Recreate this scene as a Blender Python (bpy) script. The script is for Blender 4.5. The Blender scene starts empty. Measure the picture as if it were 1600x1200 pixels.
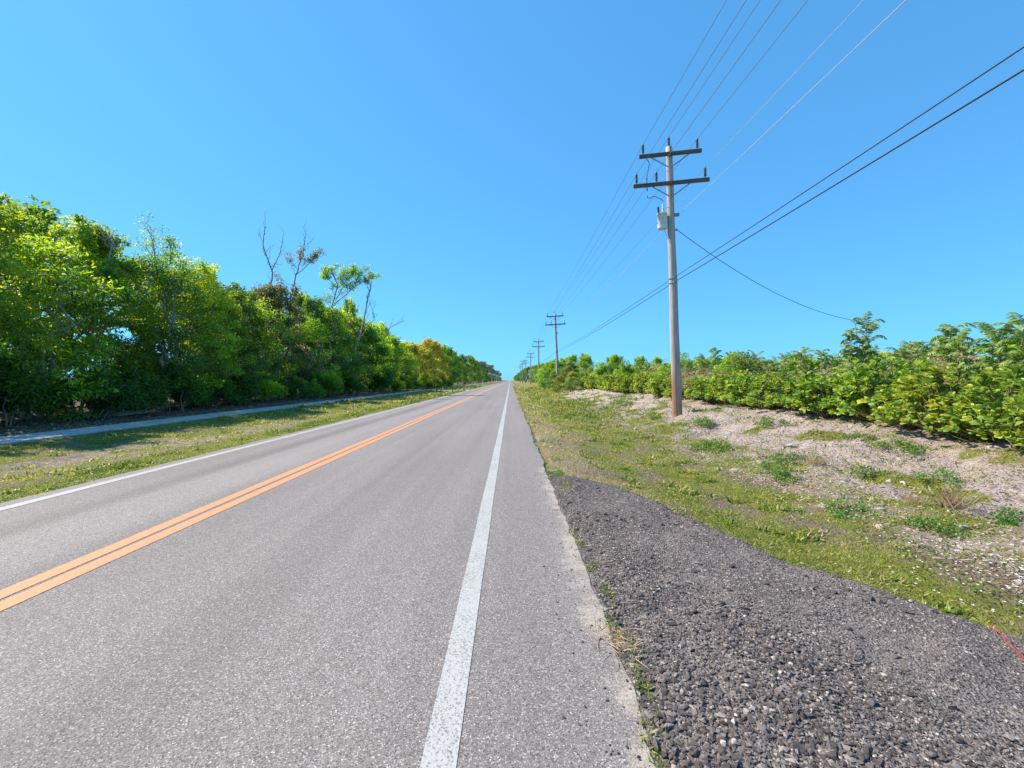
import bpy, math, random
import numpy as np
from mathutils import Vector

sc = bpy.context.scene
C = sc.collection
R = math.radians

# ------------------------------------------------------------------ camera
F, CX, CY, H = 680.0, 797.5, 594.0, 1.6      # focal length and vanishing point of the road in photo pixels, eye height
cam_d = bpy.data.cameras.new('camera')
cam = bpy.data.objects.new('camera', cam_d)
C.objects.link(cam)
cam.location = (0, 0, H)
cam.rotation_euler = (R(90), 0, 0)
cam_d.sensor_width = 36
cam_d.lens = 36 * F / 1600
cam_d.shift_x = (800 - CX) / 1600
cam_d.shift_y = -(600 - CY) / 1600
cam_d.clip_start = 0.05
cam_d.clip_end = 9000
sc.camera = cam

# ------------------------------------------------------------------ sky, sun, exposure
SUN = Vector((-1.0, 0.38, 1.08)).normalized()   # direction towards the sun
SKYTINT = (.41, 1.2, 1.95)
elev = math.asin(SUN.z)
azim = math.atan2(SUN.x, SUN.y)
w = bpy.data.worlds.new('World')
sc.world = w
w.use_nodes = True
nt = w.node_tree
nt.nodes.clear()
wo = nt.nodes.new('ShaderNodeOutputWorld')
bg = nt.nodes.new('ShaderNodeBackground')
sky = nt.nodes.new('ShaderNodeTexSky')
sky.sky_type = 'NISHITA'
sky.sun_disc = False
sky.sun_elevation = elev
sky.sun_rotation = azim
sky.altitude = 0
sky.air_density = 1.0
sky.dust_density = 0.25
sky.ozone_density = 2.5
gm_ = nt.nodes.new('ShaderNodeGamma')
gm_.inputs[1].default_value = 0.48
tn = nt.nodes.new('ShaderNodeMix')
tn.data_type = 'RGBA'; tn.blend_type = 'MULTIPLY'; tn.inputs[0].default_value = 1
tn.inputs[7].default_value = SKYTINT + (1,)
nt.links.new(sky.outputs[0], gm_.inputs[0])
nt.links.new(gm_.outputs[0], tn.inputs[6])
nt.links.new(tn.outputs[2], bg.inputs[0])
bg.inputs[1].default_value = 0.15
nt.links.new(bg.outputs[0], wo.inputs[0])

sl = bpy.data.lights.new('sun', 'SUN')
sl.energy = 5.0
sl.angle = R(0.5)
sl.color = (1.0, 0.895, 0.75)
so = bpy.data.objects.new('sun', sl)
C.objects.link(so)
so.rotation_euler = SUN.to_track_quat('Z', 'Y').to_euler()
so.location = (-60, 30, 60)

sc.view_settings.view_transform = 'Standard'
sc.view_settings.look = 'None'
sc.view_settings.exposure = 0.79
sc.view_settings.gamma = 1
sc.view_settings.use_curve_mapping = False
sc.render.engine = 'CYCLES'
sc.cycles.max_bounces = 7
sc.cycles.diffuse_bounces = 3
sc.cycles.glossy_bounces = 2
sc.cycles.transmission_bounces = 4
sc.cycles.use_denoising = True

# ------------------------------------------------------------------ helpers
_lat = np.random.default_rng(7).random((256, 256))


def vnoise(x, y):
    x = np.asarray(x, float); y = np.asarray(y, float)
    xi = np.floor(x).astype(int); yi = np.floor(y).astype(int)
    fx = x - xi; fy = y - yi
    fx = fx * fx * (3 - 2 * fx); fy = fy * fy * (3 - 2 * fy)
    g = lambda a, b: _lat[a & 255, b & 255]
    return ((g(xi, yi) * (1 - fx) + g(xi + 1, yi) * fx) * (1 - fy) +
            (g(xi, yi + 1) * (1 - fx) + g(xi + 1, yi + 1) * fx) * fy)


def fbm(x, y, o=4):
    s = 0; a = 0.5; t = 0
    for k in range(o):
        s = s + a * vnoise(x * 2 ** k + 17.3 * k, y * 2 ** k + 5.7 * k); t += a; a *= 0.5
    return s / t


def sstep(a, b, x):
    t = np.clip((np.asarray(x, float) - a) / (b - a), 0, 1)
    return t * t * (3 - 2 * t)


def unit(v):
    return v / np.maximum(np.linalg.norm(v, axis=-1, keepdims=True), 1e-9)


class MB:
    def __init__(self):
        self.V = []; self.F = []; self.T = []; self.M = []; self.n = 0

    def add(self, V, Fc, tint=None, mat=0):
        V = np.asarray(V, float).reshape(-1, 3); Fc = np.asarray(Fc, int)
        if len(Fc) == 0: return
        self.V.append(V); self.F.append(Fc + self.n)
        if tint is None: tint = np.full((len(V), 3), 0.5)
        tint = np.asarray(tint, float)
        if tint.ndim == 1: tint = np.stack([tint] * 3, 1)
        self.T.append(tint); self.M.append(np.full(len(Fc), mat))
        self.n += len(V)

    def build(self, name, mats, parent=None, smooth=False, loc=None):
        me = bpy.data.meshes.new(name)
        V = np.concatenate(self.V); T = np.concatenate(self.T)
        me.vertices.add(len(V)); me.vertices.foreach_set('co', V.ravel())
        cnt = np.concatenate([np.full(len(f), f.shape[1]) for f in self.F])
        lv = np.concatenate([f.ravel() for f in self.F])
        me.loops.add(len(lv)); me.loops.foreach_set('vertex_index', lv)
        me.polygons.add(len(cnt))
        st = np.concatenate([[0], np.cumsum(cnt)[:-1]])
        me.polygons.foreach_set('loop_start', st)
        me.polygons.foreach_set('loop_total', cnt)
        me.polygons.foreach_set('material_index', np.concatenate(self.M))
        me.polygons.foreach_set('use_smooth', np.full(len(cnt), bool(smooth)))
        a = me.attributes.new('tint', 'FLOAT_COLOR', 'POINT')
        a.data.foreach_set('color', np.concatenate([T, np.ones((len(T), 1))], 1).ravel())
        if not isinstance(mats, (list, tuple)): mats = [mats]
        for m in mats: me.materials.append(m)
        me.update(calc_edges=True)
        me.validate()
        o = bpy.data.objects.new(name, me)
        C.objects.link(o)
        if parent: o.parent = parent
        if loc is not None: o.location = loc
        return o


def tube(mb, pts, rad, sides=6, mat=0, caps=True, tint=0.5):
    P = np.asarray(pts, float); n = len(P)
    rad = np.broadcast_to(np.asarray(rad, float), (n,))
    T = np.zeros_like(P)
    T[1:-1] = P[2:] - P[:-2]; T[0] = P[1] - P[0]; T[-1] = P[-1] - P[-2]
    T = unit(T)
    ref = np.array([0, 0, 1.]) if abs(T[:, 2]).mean() < 0.8 else np.array([1., 0, 0])
    A = unit(np.cross(T, ref)); B = np.cross(T, A)
    ang = np.arange(sides) * 2 * math.pi / sides
    V = P[:, None] + rad[:, None, None] * (np.cos(ang)[None, :, None] * A[:, None] + np.sin(ang)[None, :, None] * B[:, None])
    i = np.arange(n - 1)[:, None] * sides; j = np.arange(sides)[None]; j2 = (j + 1) % sides
    Fc = np.stack([i + j, i + j2, i + sides + j2, i + sides + j], -1).reshape(-1, 4)
    V = V.reshape(-1, 3)
    mb.add(V, Fc, np.full(len(V), tint), mat)
    if caps:
        b = mb.n - len(V)
        for k in (0, n - 1):
            mb.F.append(np.array([[b + k * sides + q for q in range(sides)]])); mb.M.append(np.array([mat]))


def prism(mb, a, b, wd, hg, ch=0.012, mat=0):
    """chamfered rectangular bar from a to b (wd across, hg up)"""
    a = np.array(a, float); b = np.array(b, float)
    t = unit(b - a)
    s = unit(np.cross(t, [0, 0, 1.])) if abs(t[2]) < 0.95 else np.array([1., 0, 0])
    u = np.cross(s, t)
    x, y = wd / 2, hg / 2
    prof = [(x - ch, y), (x, y - ch), (x, -y + ch), (x - ch, -y), (-x + ch, -y), (-x, -y + ch), (-x, y - ch), (-x + ch, y)]
    V = [a + p * s + q * u for p, q in prof] + [b + p * s + q * u for p, q in prof]
    Fc = [[k, (k + 1) % 8, 8 + (k + 1) % 8, 8 + k] for k in range(8)]
    mb.add(V, Fc, None, mat)
    base = mb.n - 16
    mb.F.append(np.array([[base + k for k in range(7, -1, -1)], [base + 8 + k for k in range(8)]])); mb.M.append(np.array([mat, mat]))


def lathe(mb, c, prof, sides=14, axis=None, mat=0):
    """prof: list of (radius, height) above c"""
    c = np.array(c, float)
    ax = np.array([0, 0, 1.]) if axis is None else unit(np.array(axis, float))
    s = unit(np.cross(ax, [0, 1., 0.])) if abs(ax[1]) < 0.9 else np.array([1., 0, 0])
    u = np.cross(ax, s)
    ang = np.arange(sides) * 2 * math.pi / sides
    V = []
    for r, h in prof:
        V.append(c + ax * h + max(r, 1e-4) * (np.cos(ang)[:, None] * s + np.sin(ang)[:, None] * u))
    V = np.concatenate(V)
    i = np.arange(len(prof) - 1)[:, None] * sides; j = np.arange(sides)[None]; j2 = (j + 1) % sides
    mb.add(V, np.stack([i + j, i + j2, i + sides + j2, i + sides + j], -1).reshape(-1, 4), None, mat)


STRIPS = {  # cross sections of a leaf: (along, half width, lift)
    'diamond': [(0, .06, 0), (.45, .5, .06), (1, .04, -.05)],
    'obovate': [(0, .05, 0), (.4, .24, .05), (.78, .5, .07), (1, .22, 0)],
    'blade': [(0, .5, 0), (.5, .38, .0), (1, .05, -.12)],
    'leaflet': [(0, .12, 0), (.35, .5, .03), (1, .05, -.16)],
}


def leaves(mb, P, D, N, L, W, shape='diamond', tint=None, mat=0):
    """vectorised leaves: base points P, directions D, approximate normals N, lengths L, widths W"""
    P = np.asarray(P, float); n = len(P)
    if n == 0: return
    D = unit(D); S = unit(np.cross(D, N)); Nn = np.cross(S, D)
    L = np.broadcast_to(L, (n,)); W = np.broadcast_to(W, (n,))
    sec = STRIPS[shape]; k = len(sec)
    V = np.zeros((n, k, 2, 3))
    for q, (u, hw, lf) in enumerate(sec):
        mid = P + (u * L)[:, None] * D + (lf * L)[:, None] * Nn
        V[:, q, 0] = mid + (hw * W)[:, None] * S
        V[:, q, 1] = mid - (hw * W)[:, None] * S
    base = (np.arange(n) * 2 * k)[:, None]
    Fc = np.concatenate([base + np.array([[2 * q, 2 * q + 1, 2 * q + 3, 2 * q + 2]]) for q in range(k - 1)], 0)
    if tint is None: tint = np.full(n, .5)
    tint = np.asarray(tint, float)
    if tint.ndim == 1: tint = np.stack([tint] * 3, 1)
    mb.add(V.reshape(-1, 3), Fc, np.repeat(tint, 2 * k, 0), mat)


def tag(o, label=None, cat=None, group=None, kind=None):
    if label: o['label'] = label
    if cat: o['category'] = cat
    if group: o['group'] = group
    if kind: o['kind'] = kind
    return o


def empty(name, loc=(0, 0, 0), rz=0, scale=None):
    o = bpy.data.objects.new(name, None)
    C.objects.link(o)
    o.empty_display_size = 0.3
    o.location = loc; o.rotation_euler = (0, 0, rz)
    if scale: o.scale = scale
    return o


kids = {}
TOP = {}     # height of each prototype


def register(root):
    kids[root.name] = [c for c in bpy.data.objects if c.parent == root]
    for c in kids[root.name]: kids[c.name] = [g for g in bpy.data.objects if g.parent == c]
    zs = []
    for c in kids[root.name]:
        if c.type == 'MESH':
            a_ = np.empty(len(c.data.vertices) * 3); c.data.vertices.foreach_get('co', a_); zs.append(np.percentile(a_[2::3], 99.7))
    TOP[root.name] = max(zs) if zs else 1.0
    return root


def copy_tree(o, skip=()):
    r = o.copy(); C.objects.link(r)
    for ch in kids[o.name]:
        if ch.name.split('.')[0] in skip: continue
        c = ch.copy(); C.objects.link(c); c.parent = r
        for g in kids.get(ch.name, []):
            d = g.copy(); C.objects.link(d); d.parent = c
    return r


ORD = ['first', 'second', 'third', 'fourth', 'fifth', 'sixth', 'seventh', 'eighth', 'ninth', 'tenth', 'eleventh', 'twelfth',
       'thirteenth', 'fourteenth', 'fifteenth', 'sixteenth', 'seventeenth', 'eighteenth', 'nineteenth', 'twentieth']

# ------------------------------------------------------------------ terrain
EDGE_R, EDGE_L = 0.58, -6.63
PX = np.array([-400, -30, -19, -14.4, -12.7, -11, -9.2, -7.6, -6.7, -6.4, .35, .62, 1.2, 2.4, 3.6, 5, 7, 8.2, 9.3, 11, 40, 400])
PZ = np.array([.1, .1, .1, -.02, -.02, -.10, -.16, -.07, -.03, -.06, -.06, -.035, -.09, -.34, -.45, -.32, -.05, .2, .42, .5, .5, .5])


def height(x, y):
    x = np.asarray(x, float); y = np.asarray(y, float)
    z = np.interp(x, PX, PZ)
    for d in (.25, -.25): z = z + np.interp(x + d, PX, PZ)
    z = z / 3
    z = np.where((x > -6.75) & (x < 0.9), np.minimum(z, np.interp(x, PX, PZ)), z)
    bank = sstep(4.6, 6.5, x) * (1 - sstep(11, 13, x))
    verge = sstep(.9, 2.0, x)
    left = sstep(7.0, 8.0, -x) * (1 - sstep(11.8, 12.6, -x))
    return (z + bank * ((fbm(x * .9, y * .9) - .5) * .42 + (fbm(x * 3.5, y * 3.5, 3) - .5) * .17) + verge * (fbm(x * 2 + 9, y * 2, 3) - .5) * .08
            + left * (fbm(x * 1.2 + 50, y * 1.2, 3) - .5) * .10 + sstep(14.6, 15.5, -x) * (fbm(x * 1.5, y * 1.5, 3) - .4) * .16)


def at(px, py):
    """where the photo pixel meets the terrain"""
    y = np.linspace(1.5, 150, 30000)
    x = (px - CX) / F * y; z = H - (py - CY) / F * y
    i = np.argmax(z < height(x, y))
    return float(x[i]), float(y[i]), float(height(x[i], y[i]))


def roadedge(y):
    return EDGE_R + .035 + (fbm(y * .8, y * 0 + 3.3, 3) - .5) * .16 + (fbm(y * 5, y * 0 + 8.3, 3) - .5) * .07 + sstep(40, 10, y) * 0.02


# how much green, straw and pale sand covers the ground
def cover(x, y):
    n1 = fbm(x * .55 + 3, y * .28 + 8); n2 = fbm(x * 1.7 + 30, y * 1.2 + 2)
    n3 = fbm(x * .8 + 70, y * .8 + 40)
    xx = x + (n1 - .5) * 1.6
    g = np.interp(xx, [.4, .8, 1.6, 2.1, 3.6, 4.3, 4.8, 5.6, 6.6, 9, 10.5, 12], [.20, .20, .28, .58, .68, .58, .48, .70, .34, .13, .2, .6])
    g = g + sstep(42, 80, y) * np.interp(x, [4.5, 6, 12], [0, .45, .5])
    s = np.interp(xx, [.4, .8, 1.6, 2.1, 4.0, 4.6, 5.2, 6.4, 12], [.55, .75, .70, .48, .45, .5, .3, .2, .25])
    p = np.interp(xx, [.3, .7, 1.5, 4.0, 5.0, 6.5, 9, 12], [.7, .5, .35, .2, .45, .65, .75, .4]) - sstep(42, 80, y) * .5
    lx = -x + (n1 - .5) * 1.4
    gl = np.interp(lx, [6.6, 7.6, 8.2, 9.5, 11.5, 12.6, 14.4, 15], [1.0, .95, .60, .52, .72, .8, .1, .04])
    slt = np.interp(lx, [6.6, 7.6, 8.2, 10, 12.6, 14.4, 15, 40], [.2, .3, .6, .6, .35, .3, .2, .1])
    pl = np.interp(lx, [6.6, 7.6, 9, 11, 12.6, 14.4, 16, 40], [.3, .3, .5, .4, .3, .1, .0, .0])
    bankp = sstep(4.4, 5.5, x) * (1 - sstep(8.2, 9.2, x))
    g = g + bankp * (sstep(.54, .66, fbm(x * .9 + 11, y * .9 + 60, 3)) * .75 - .12)
    L = x < -3
    g = np.where(L, gl, g); s = np.where(L, slt, s); p = np.where(L, pl, p)
    g = np.clip(g + (n2 - .5) * 1.0 + (n3 - .5) * .5, 0, 1)
    s = np.clip(s + (n3 - .5) * .9, 0, 1)
    p = np.clip(p + (n2 - .5) * .5, 0, 1)
    return g, s, p


# ------------------------------------------------------------------ materials
class NB:
    def __init__(self, name):
        self.m = bpy.data.materials.new(name); self.m.use_nodes = True
        self.t = self.m.node_tree; self.t.nodes.clear()
        self.out = self.n('ShaderNodeOutputMaterial')

    def n(self, t, **kw):
        o = self.t.nodes.new(t)
        for k, v in kw.items(): setattr(o, k, v)
        return o

    def l(self, a, b): self.t.links.new(a, b)

    def set(self, sock, v):
        if hasattr(v, 'node'): self.l(v, sock)
        else: sock.default_value = v

    def math(self, op, a, b=0.0, clamp=False):
        o = self.n('ShaderNodeMath', operation=op, use_clamp=clamp)
        self.set(o.inputs[0], a); self.set(o.inputs[1], b)
        return o.outputs[0]

    def mix(self, f, a, b, mode='MIX'):
        o = self.n('ShaderNodeMix', data_type='RGBA', blend_type=mode)
        self.set(o.inputs[0], f)
        for s, v in ((o.inputs[6], a), (o.inputs[7], b)):
            if isinstance(v, tuple) and len(v) == 3: v = v + (1,)
            self.set(s, v)
        return o.outputs[2]

    def noise(self, scale, detail=3, vec=None, rough=.5, col=False):
        o = self.n('ShaderNodeTexNoise')
        o.inputs['Scale'].default_value = scale; o.inputs['Detail'].default_value = detail; o.inputs['Roughness'].default_value = rough
        if vec is not None: self.l(vec, o.inputs['Vector'])
        return o.outputs['Color' if col else 'Fac']

    def voro(self, scale, vec=None, feat='F1', out='Color', rnd=1.0):
        o = self.n('ShaderNodeTexVoronoi', feature=feat)
        o.inputs['Scale'].default_value = scale; o.inputs['Randomness'].default_value = rnd
        if vec is not None: self.l(vec, o.inputs['Vector'])
        return o.outputs[out]

    def ramp(self, f, stops, interp='LINEAR'):
        o = self.n('ShaderNodeValToRGB'); o.color_ramp.interpolation = interp
        e = o.color_ramp.elements
        while len(e) < len(stops): e.new(.5)
        for q, (p, c) in enumerate(stops):
            e[q].position = p
            c = (c, c, c) if isinstance(c, (int, float)) else c
            e[q].color = tuple(c) + (1,)
        self.l(f, o.inputs[0])
        return o.outputs[0]

    def pos(self): return self.n('ShaderNodeNewGeometry').outputs['Position']

    def obj(self): return self.n('ShaderNodeTexCoord').outputs['Object']

    def vmul(self, v, s):
        o = self.n('ShaderNodeVectorMath', operation='MULTIPLY'); self.l(v, o.inputs[0]); o.inputs[1].default_value = s
        return o.outputs[0]

    def sep(self, v):
        o = self.n('ShaderNodeSeparateXYZ'); self.l(v, o.inputs[0]); return o.outputs

    def attr(self, name='tint'):
        o = self.n('ShaderNodeAttribute', attribute_name=name)
        s = self.n('ShaderNodeSeparateColor'); self.l(o.outputs['Color'], s.inputs[0])
        return s.outputs

    def band(self, x, c, wd, soft):
        """1 inside |x-c|<wd with soft edges"""
        d = self.math('ABSOLUTE', self.math('SUBTRACT', x, c))
        o = self.n('ShaderNodeMapRange', interpolation_type='SMOOTHSTEP')
        self.l(d, o.inputs[0]); o.inputs[1].default_value = wd + soft; o.inputs[2].default_value = wd
        return o.outputs[0]

    def rng(self, x, a, b, c=0, d=1):
        o = self.n('ShaderNodeMapRange', interpolation_type='SMOOTHSTEP')
        self.set(o.inputs[0], x); o.inputs[1].default_value = a; o.inputs[2].default_value = b; o.inputs[3].default_value = c; o.inputs[4].default_value = d
        return o.outputs[0]

    def bump(self, h, strength=.5, dist=.01, prev=None):
        o = self.n('ShaderNodeBump'); o.inputs['Strength'].default_value = strength; o.inputs['Distance'].default_value = dist
        self.l(h, o.inputs['Height'])
        if prev is not None: self.l(prev, o.inputs['Normal'])
        return o.outputs[0]

    def principled(self, col, rough=.8, normal=None, spec=.3, metal=0):
        p = self.n('ShaderNodeBsdfPrincipled')
        if isinstance(col, tuple): col = col + (1,) if len(col) == 3 else col
        self.set(p.inputs['Base Color'], col); self.set(p.inputs['Roughness'], rough)
        p.inputs['Specular IOR Level'].default_value = spec; p.inputs['Metallic'].default_value = metal
        if normal is not None: self.l(normal, p.inputs['Normal'])
        return p.outputs[0]

    def done(self, sh):
        self.l(sh, self.out.inputs[0]); return self.m


def leaf_mat(name, stops, trans=.42, tgain=(1.8, 1.5, .55), rough=.45, spec=.35, vary=.25):
    b = NB(name)
    a = b.attr()
    col = b.ramp(a[0], stops)
    oi = b.n('ShaderNodeObjectInfo').outputs['Random']
    h = b.n('ShaderNodeHueSaturation')
    b.l(b.math('MULTIPLY_ADD', oi, .03), h.inputs['Hue'])
    h.inputs['Hue'].links[0].from_node.inputs[2].default_value = .485
    v = b.math('MULTIPLY_ADD', b.math('FRACT', b.math('MULTIPLY', oi, 7.31)), vary)
    v.node.inputs[2].default_value = 1 - vary / 2
    b.l(v, h.inputs['Value'])
    b.l(col, h.inputs['Color'])
    col = h.outputs[0]
    p = b.principled(col, rough, None, spec)
    t = b.n('ShaderNodeBsdfTranslucent')
    b.l(b.mix(1.0, col, tgain, 'MULTIPLY'), t.inputs[0])
    m = b.n('ShaderNodeMixShader'); m.inputs[0].default_value = trans
    b.l(p, m.inputs[1]); b.l(t.outputs[0], m.inputs[2])
    return b.done(m.outputs[0])


def _br(st, k): return [(p, tuple(v * k for v in c)) for p, c in st]


LEAF = {
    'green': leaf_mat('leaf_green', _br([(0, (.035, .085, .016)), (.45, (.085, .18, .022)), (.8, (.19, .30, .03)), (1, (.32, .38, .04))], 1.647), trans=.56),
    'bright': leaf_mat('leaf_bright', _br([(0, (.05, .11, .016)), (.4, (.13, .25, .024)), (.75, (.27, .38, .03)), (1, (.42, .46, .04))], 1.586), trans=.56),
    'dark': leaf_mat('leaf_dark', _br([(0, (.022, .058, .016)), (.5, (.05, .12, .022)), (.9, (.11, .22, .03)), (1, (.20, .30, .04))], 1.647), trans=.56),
    'yellow': leaf_mat('leaf_yellow', _br([(0, (.07, .12, .016)), (.4, (.20, .26, .028)), (.75, (.42, .40, .04)), (1, (.52, .38, .05))], 1.15), trans=.5, tgain=(1.6, 1.5, .7)),
    'orange': leaf_mat('leaf_orange', [(0, (.12, .17, .02)), (.35, (.36, .40, .04)), (.7, (.60, .50, .07)), (1, (.66, .36, .10))], trans=.52, tgain=(1.4, 1.3, .7)),
    'grey': leaf_mat('leaf_grey', [(0, (.08, .10, .05)), (.5, (.16, .19, .085)), (1, (.30, .30, .14))], trans=.42),
    'thick': leaf_mat('leaf_thick', [(0, (.045, .115, .025)), (.45, (.17, .31, .05)), (.86, (.42, .53, .09)), (.95, (.50, .44, .08)), (1, (.52, .27, .05))], trans=.36, rough=.5, spec=.3),
    'weed': leaf_mat('leaf_weed', [(0, (.06, .12, .035)), (.5, (.13, .25, .06)), (1, (.28, .38, .09))], trans=.35),
    'frond': leaf_mat('leaf_frond', [(0, (.065, .14, .035)), (.5, (.17, .29, .06)), (.85, (.31, .38, .12)), (1, (.42, .32, .14))], trans=.35),
    'palm': leaf_mat('leaf_palm', [(0, (.08, .12, .07)), (.6, (.15, .20, .11)), (1, (.28, .25, .14))], trans=.25),
    'dry': leaf_mat('leaf_dry', [(0, (.17, .12, .075)), (.5, (.33, .25, .17)), (1, (.50, .41, .32))], trans=.3),
    'grass': leaf_mat('grass_blade', [(0, (.075, .14, .022)), (.35, (.19, .245, .034)), (.62, (.36, .35, .065)), (.8, (.44, .36, .17)), (1, (.56, .47, .31))], trans=.35, vary=0, tgain=(1.5, 1.5, .8)),
}

b = NB('bark')
o_ = b.obj()
n = b.noise(9, 4, b.vmul(o_, (1, 1, .3)))
BARK = b.done(b.principled(b.ramp(n, [(.3, (.15, .13, .11)), (.7, (.36, .325, .285))]), .9, b.bump(n, .6, .03)))
b = NB('pale_bark')
n = b.noise(12, 4, b.vmul(b.obj(), (1, 1, .4)))
PALEBARK = b.done(b.principled(b.ramp(n, [(.3, (.20, .17, .145)), (.7, (.42, .38, .34))]), .85, b.bump(n, .5, .02)))
b = NB('plant_stem')
STEM = b.done(b.principled(b.ramp(b.noise(8), [(.3, (.16, .17, .06)), (.7, (.26, .20, .10))]), .8))

# ground
b = NB('ground_cover')
P_ = b.pos(); a = b.attr()
nf = b.noise(38, 4, P_, .65); nm = b.noise(9, 4, P_, .6); nfine = b.noise(140, 3, P_, .6); nl = b.noise(1.3, 3, P_)
px = b.sep(P_)[0]
soil_d = b.ramp(nf, [(.3, (.13, .095, .07)), (.72, (.30, .235, .18))])
soil_p = b.ramp(b.mix(.5, nf, nm), [(.26, (.15, .112, .10)), (.42, (.345, .275, .252)), (.58, (.49, .405, .375)), (.76, (.68, .595, .56))])
pm = b.rng(b.math('ADD', a[2], b.math('MULTIPLY', b.math('SUBTRACT', nm, .5), .9)), .25, .6)
soil = b.mix(pm, soil_d, soil_p)
litter = b.ramp(b.voro(26, b.vmul(P_, (1, 1.6, 1))), [(.1, (.05, .038, .028)), (.5, (.12, .085, .06)), (.9, (.27, .20, .15))])
lm = b.rng(px, -14.6, -14.2, 1, 0)
soil = b.mix(lm, soil, litter)
straw = b.ramp(b.noise(70, 4, b.vmul(P_, (1, .5, 1)), .7), [(.3, (.17, .12, .06)), (.55, (.37, .28, .15)), (.75, (.52, .42, .26))])
sm = b.rng(b.math('ADD', a[1], b.math('MULTIPLY', b.math('SUBTRACT', nf, .5), 1.6)), .45, .75)
col = b.mix(sm, soil, straw)
green = b.ramp(b.mix(.5, nfine, nm), [(.3, (.06, .085, .016)), (.5, (.18, .19, .036)), (.7, (.32, .30, .085))])
gm = b.rng(b.math('ADD', a[0], b.math('MULTIPLY', b.math('SUBTRACT', b.mix(.5, nf, nm), .5), 1.6)), .42, .68)
col = b.mix(gm, col, green)
nb = b.bump(b.math('ADD', nf, b.math('MULTIPLY', nm, 2.0)), 1.0, .05, b.bump(nfine, .4, .01))
GROUND = b.done(b.principled(col, .95, nb, .1))

# asphalt
b = NB('asphalt')
P_ = b.pos(); sx = b.sep(P_); x, y = sx[0], sx[1]
cells = b.n('ShaderNodeSeparateColor'); b.l(b.voro(150, P_), cells.inputs[0])
cells2 = b.n('ShaderNodeSeparateColor'); b.l(b.voro(85, P_), cells2.inputs[0])
d1 = b.voro(150, P_, out='Distance'); d85 = b.voro(85, P_, out='Distance')
base = b.ramp(cells.outputs[0], [(0, (.105, .092, .085)), (.25, (.192, .17, .158)), (.75, (.255, .228, .214)), (.92, (.345, .31, .292)), (1, (.52, .475, .45))])
fl = b.math('MULTIPLY', b.rng(cells2.outputs[1], .89, .93), b.rng(d85, .36, .22))
base = b.mix(fl, base, (.66, .63, .60))
pit = b.math('MULTIPLY', b.rng(cells2.outputs[2], .88, .92), b.rng(d85, .34, .2))
base = b.mix(pit, base, (.05, .046, .043))
tint_l = b.noise(.7, 4, b.vmul(P_, (1, .25, 1)))
streak = b.noise(1.0, 3, b.vmul(P_, (3.2, .05, 1)))
lum = b.math('MULTIPLY_ADD', tint_l, .34); lum.node.inputs[2].default_value = .68
lum = b.math('ADD', lum, b.math('MULTIPLY', b.math('SUBTRACT', streak, .5), .36))
dk = b.band(x, -5.36, .05, .35)
lum = b.math('SUBTRACT', lum, b.math('MULTIPLY', dk, .17))
dk2 = b.band(x, -2.0, .05, .5)
lum = b.math('SUBTRACT', lum, b.math('MULTIPLY', dk2, .06))
sheen = b.band(x, -4.6, .2, .5)  # reflected brightness of the left lane painted in as a lighter band
lum = b.math('ADD', lum, b.math('MULTIPLY', sheen, .10))
fine = b.noise(210, 2, P_, .6)
lum = b.math('MULTIPLY', lum, b.rng(fine, .25, .75, .82, 1.16))
g3 = b.n('ShaderNodeCombineColor')
for i_ in range(3): b.l(lum, g3.inputs[i_])
col = b.mix(1.0, base, g3.outputs[0], 'MULTIPLY')
far = b.rng(y, 3, 16)
col = b.mix(b.math('MULTIPLY', far, .5), col, b.mix(1.0, (.262, .231, .220), g3.outputs[0], 'MULTIPLY'))
sandn = b.math('ADD', b.math('MULTIPLY', b.noise(3.0, 4, P_, .6), .8), b.math('MULTIPLY', b.noise(40, 4, P_, .7), .5))
edge = b.rng(x, .34, .60)
near = b.math('MULTIPLY', b.rng(y, 10.0, 6.5), edge)
sm = b.rng(b.math('ADD', sandn, b.math('MULTIPLY', near, .22)), .74, .92)
sm = b.math('MULTIPLY', sm, b.rng(x, .30, .48))
col = b.mix(sm, col, b.ramp(b.noise(60, 3, P_), [(.3, (.24, .205, .17)), (.7, (.44, .385, .325))]))
nb = b.bump(d1, .55, .004, b.bump(fine, .3, .003))
ASPHALT = b.done(b.principled(col, .78, nb, .32))


def paint(name, c, hole):
    b = NB(name)
    P_ = b.pos()
    n1 = b.noise(95, 5, b.vmul(P_, (1, .8, 1)), .75); n2 = b.noise(2.2, 3, P_)
    wear = b.rng(b.math('ADD', n1, b.math('MULTIPLY', b.math('SUBTRACT', n2, .5), .10)), hole, hole + .07)
    cc = b.mix(b.noise(30, 3, P_), tuple(v * .86 for v in c), tuple(min(1, v * 1.1) for v in c))
    col = b.mix(wear, (.17, .165, .16), cc)
    return b.done(b.principled(col, .65, b.bump(n1, .4, .004), .3))


WHITE = paint('white_paint', (.41, .402, .385), .41)
ORANGE = paint('orange_paint', (.60, .262, .11), .40)

b = NB('concrete')
P_ = b.pos()
jt = b.n('ShaderNodeMath', operation='PINGPONG'); b.l(b.sep(P_)[1], jt.inputs[0]); jt.inputs[1].default_value = .75
jl = b.rng(jt.outputs[0], .008, .016)
cn = b.mix(.5, b.noise(1.4, 4, P_), b.noise(22, 4, P_))
col = b.ramp(cn, [(.3, (.30, .29, .27)), (.7, (.50, .49, .46))])
col = b.mix(jl, (.16, .15, .13), col)
CONCRETE = b.done(b.principled(col, .85, b.bump(cn, .2, .01), .2))

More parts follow.
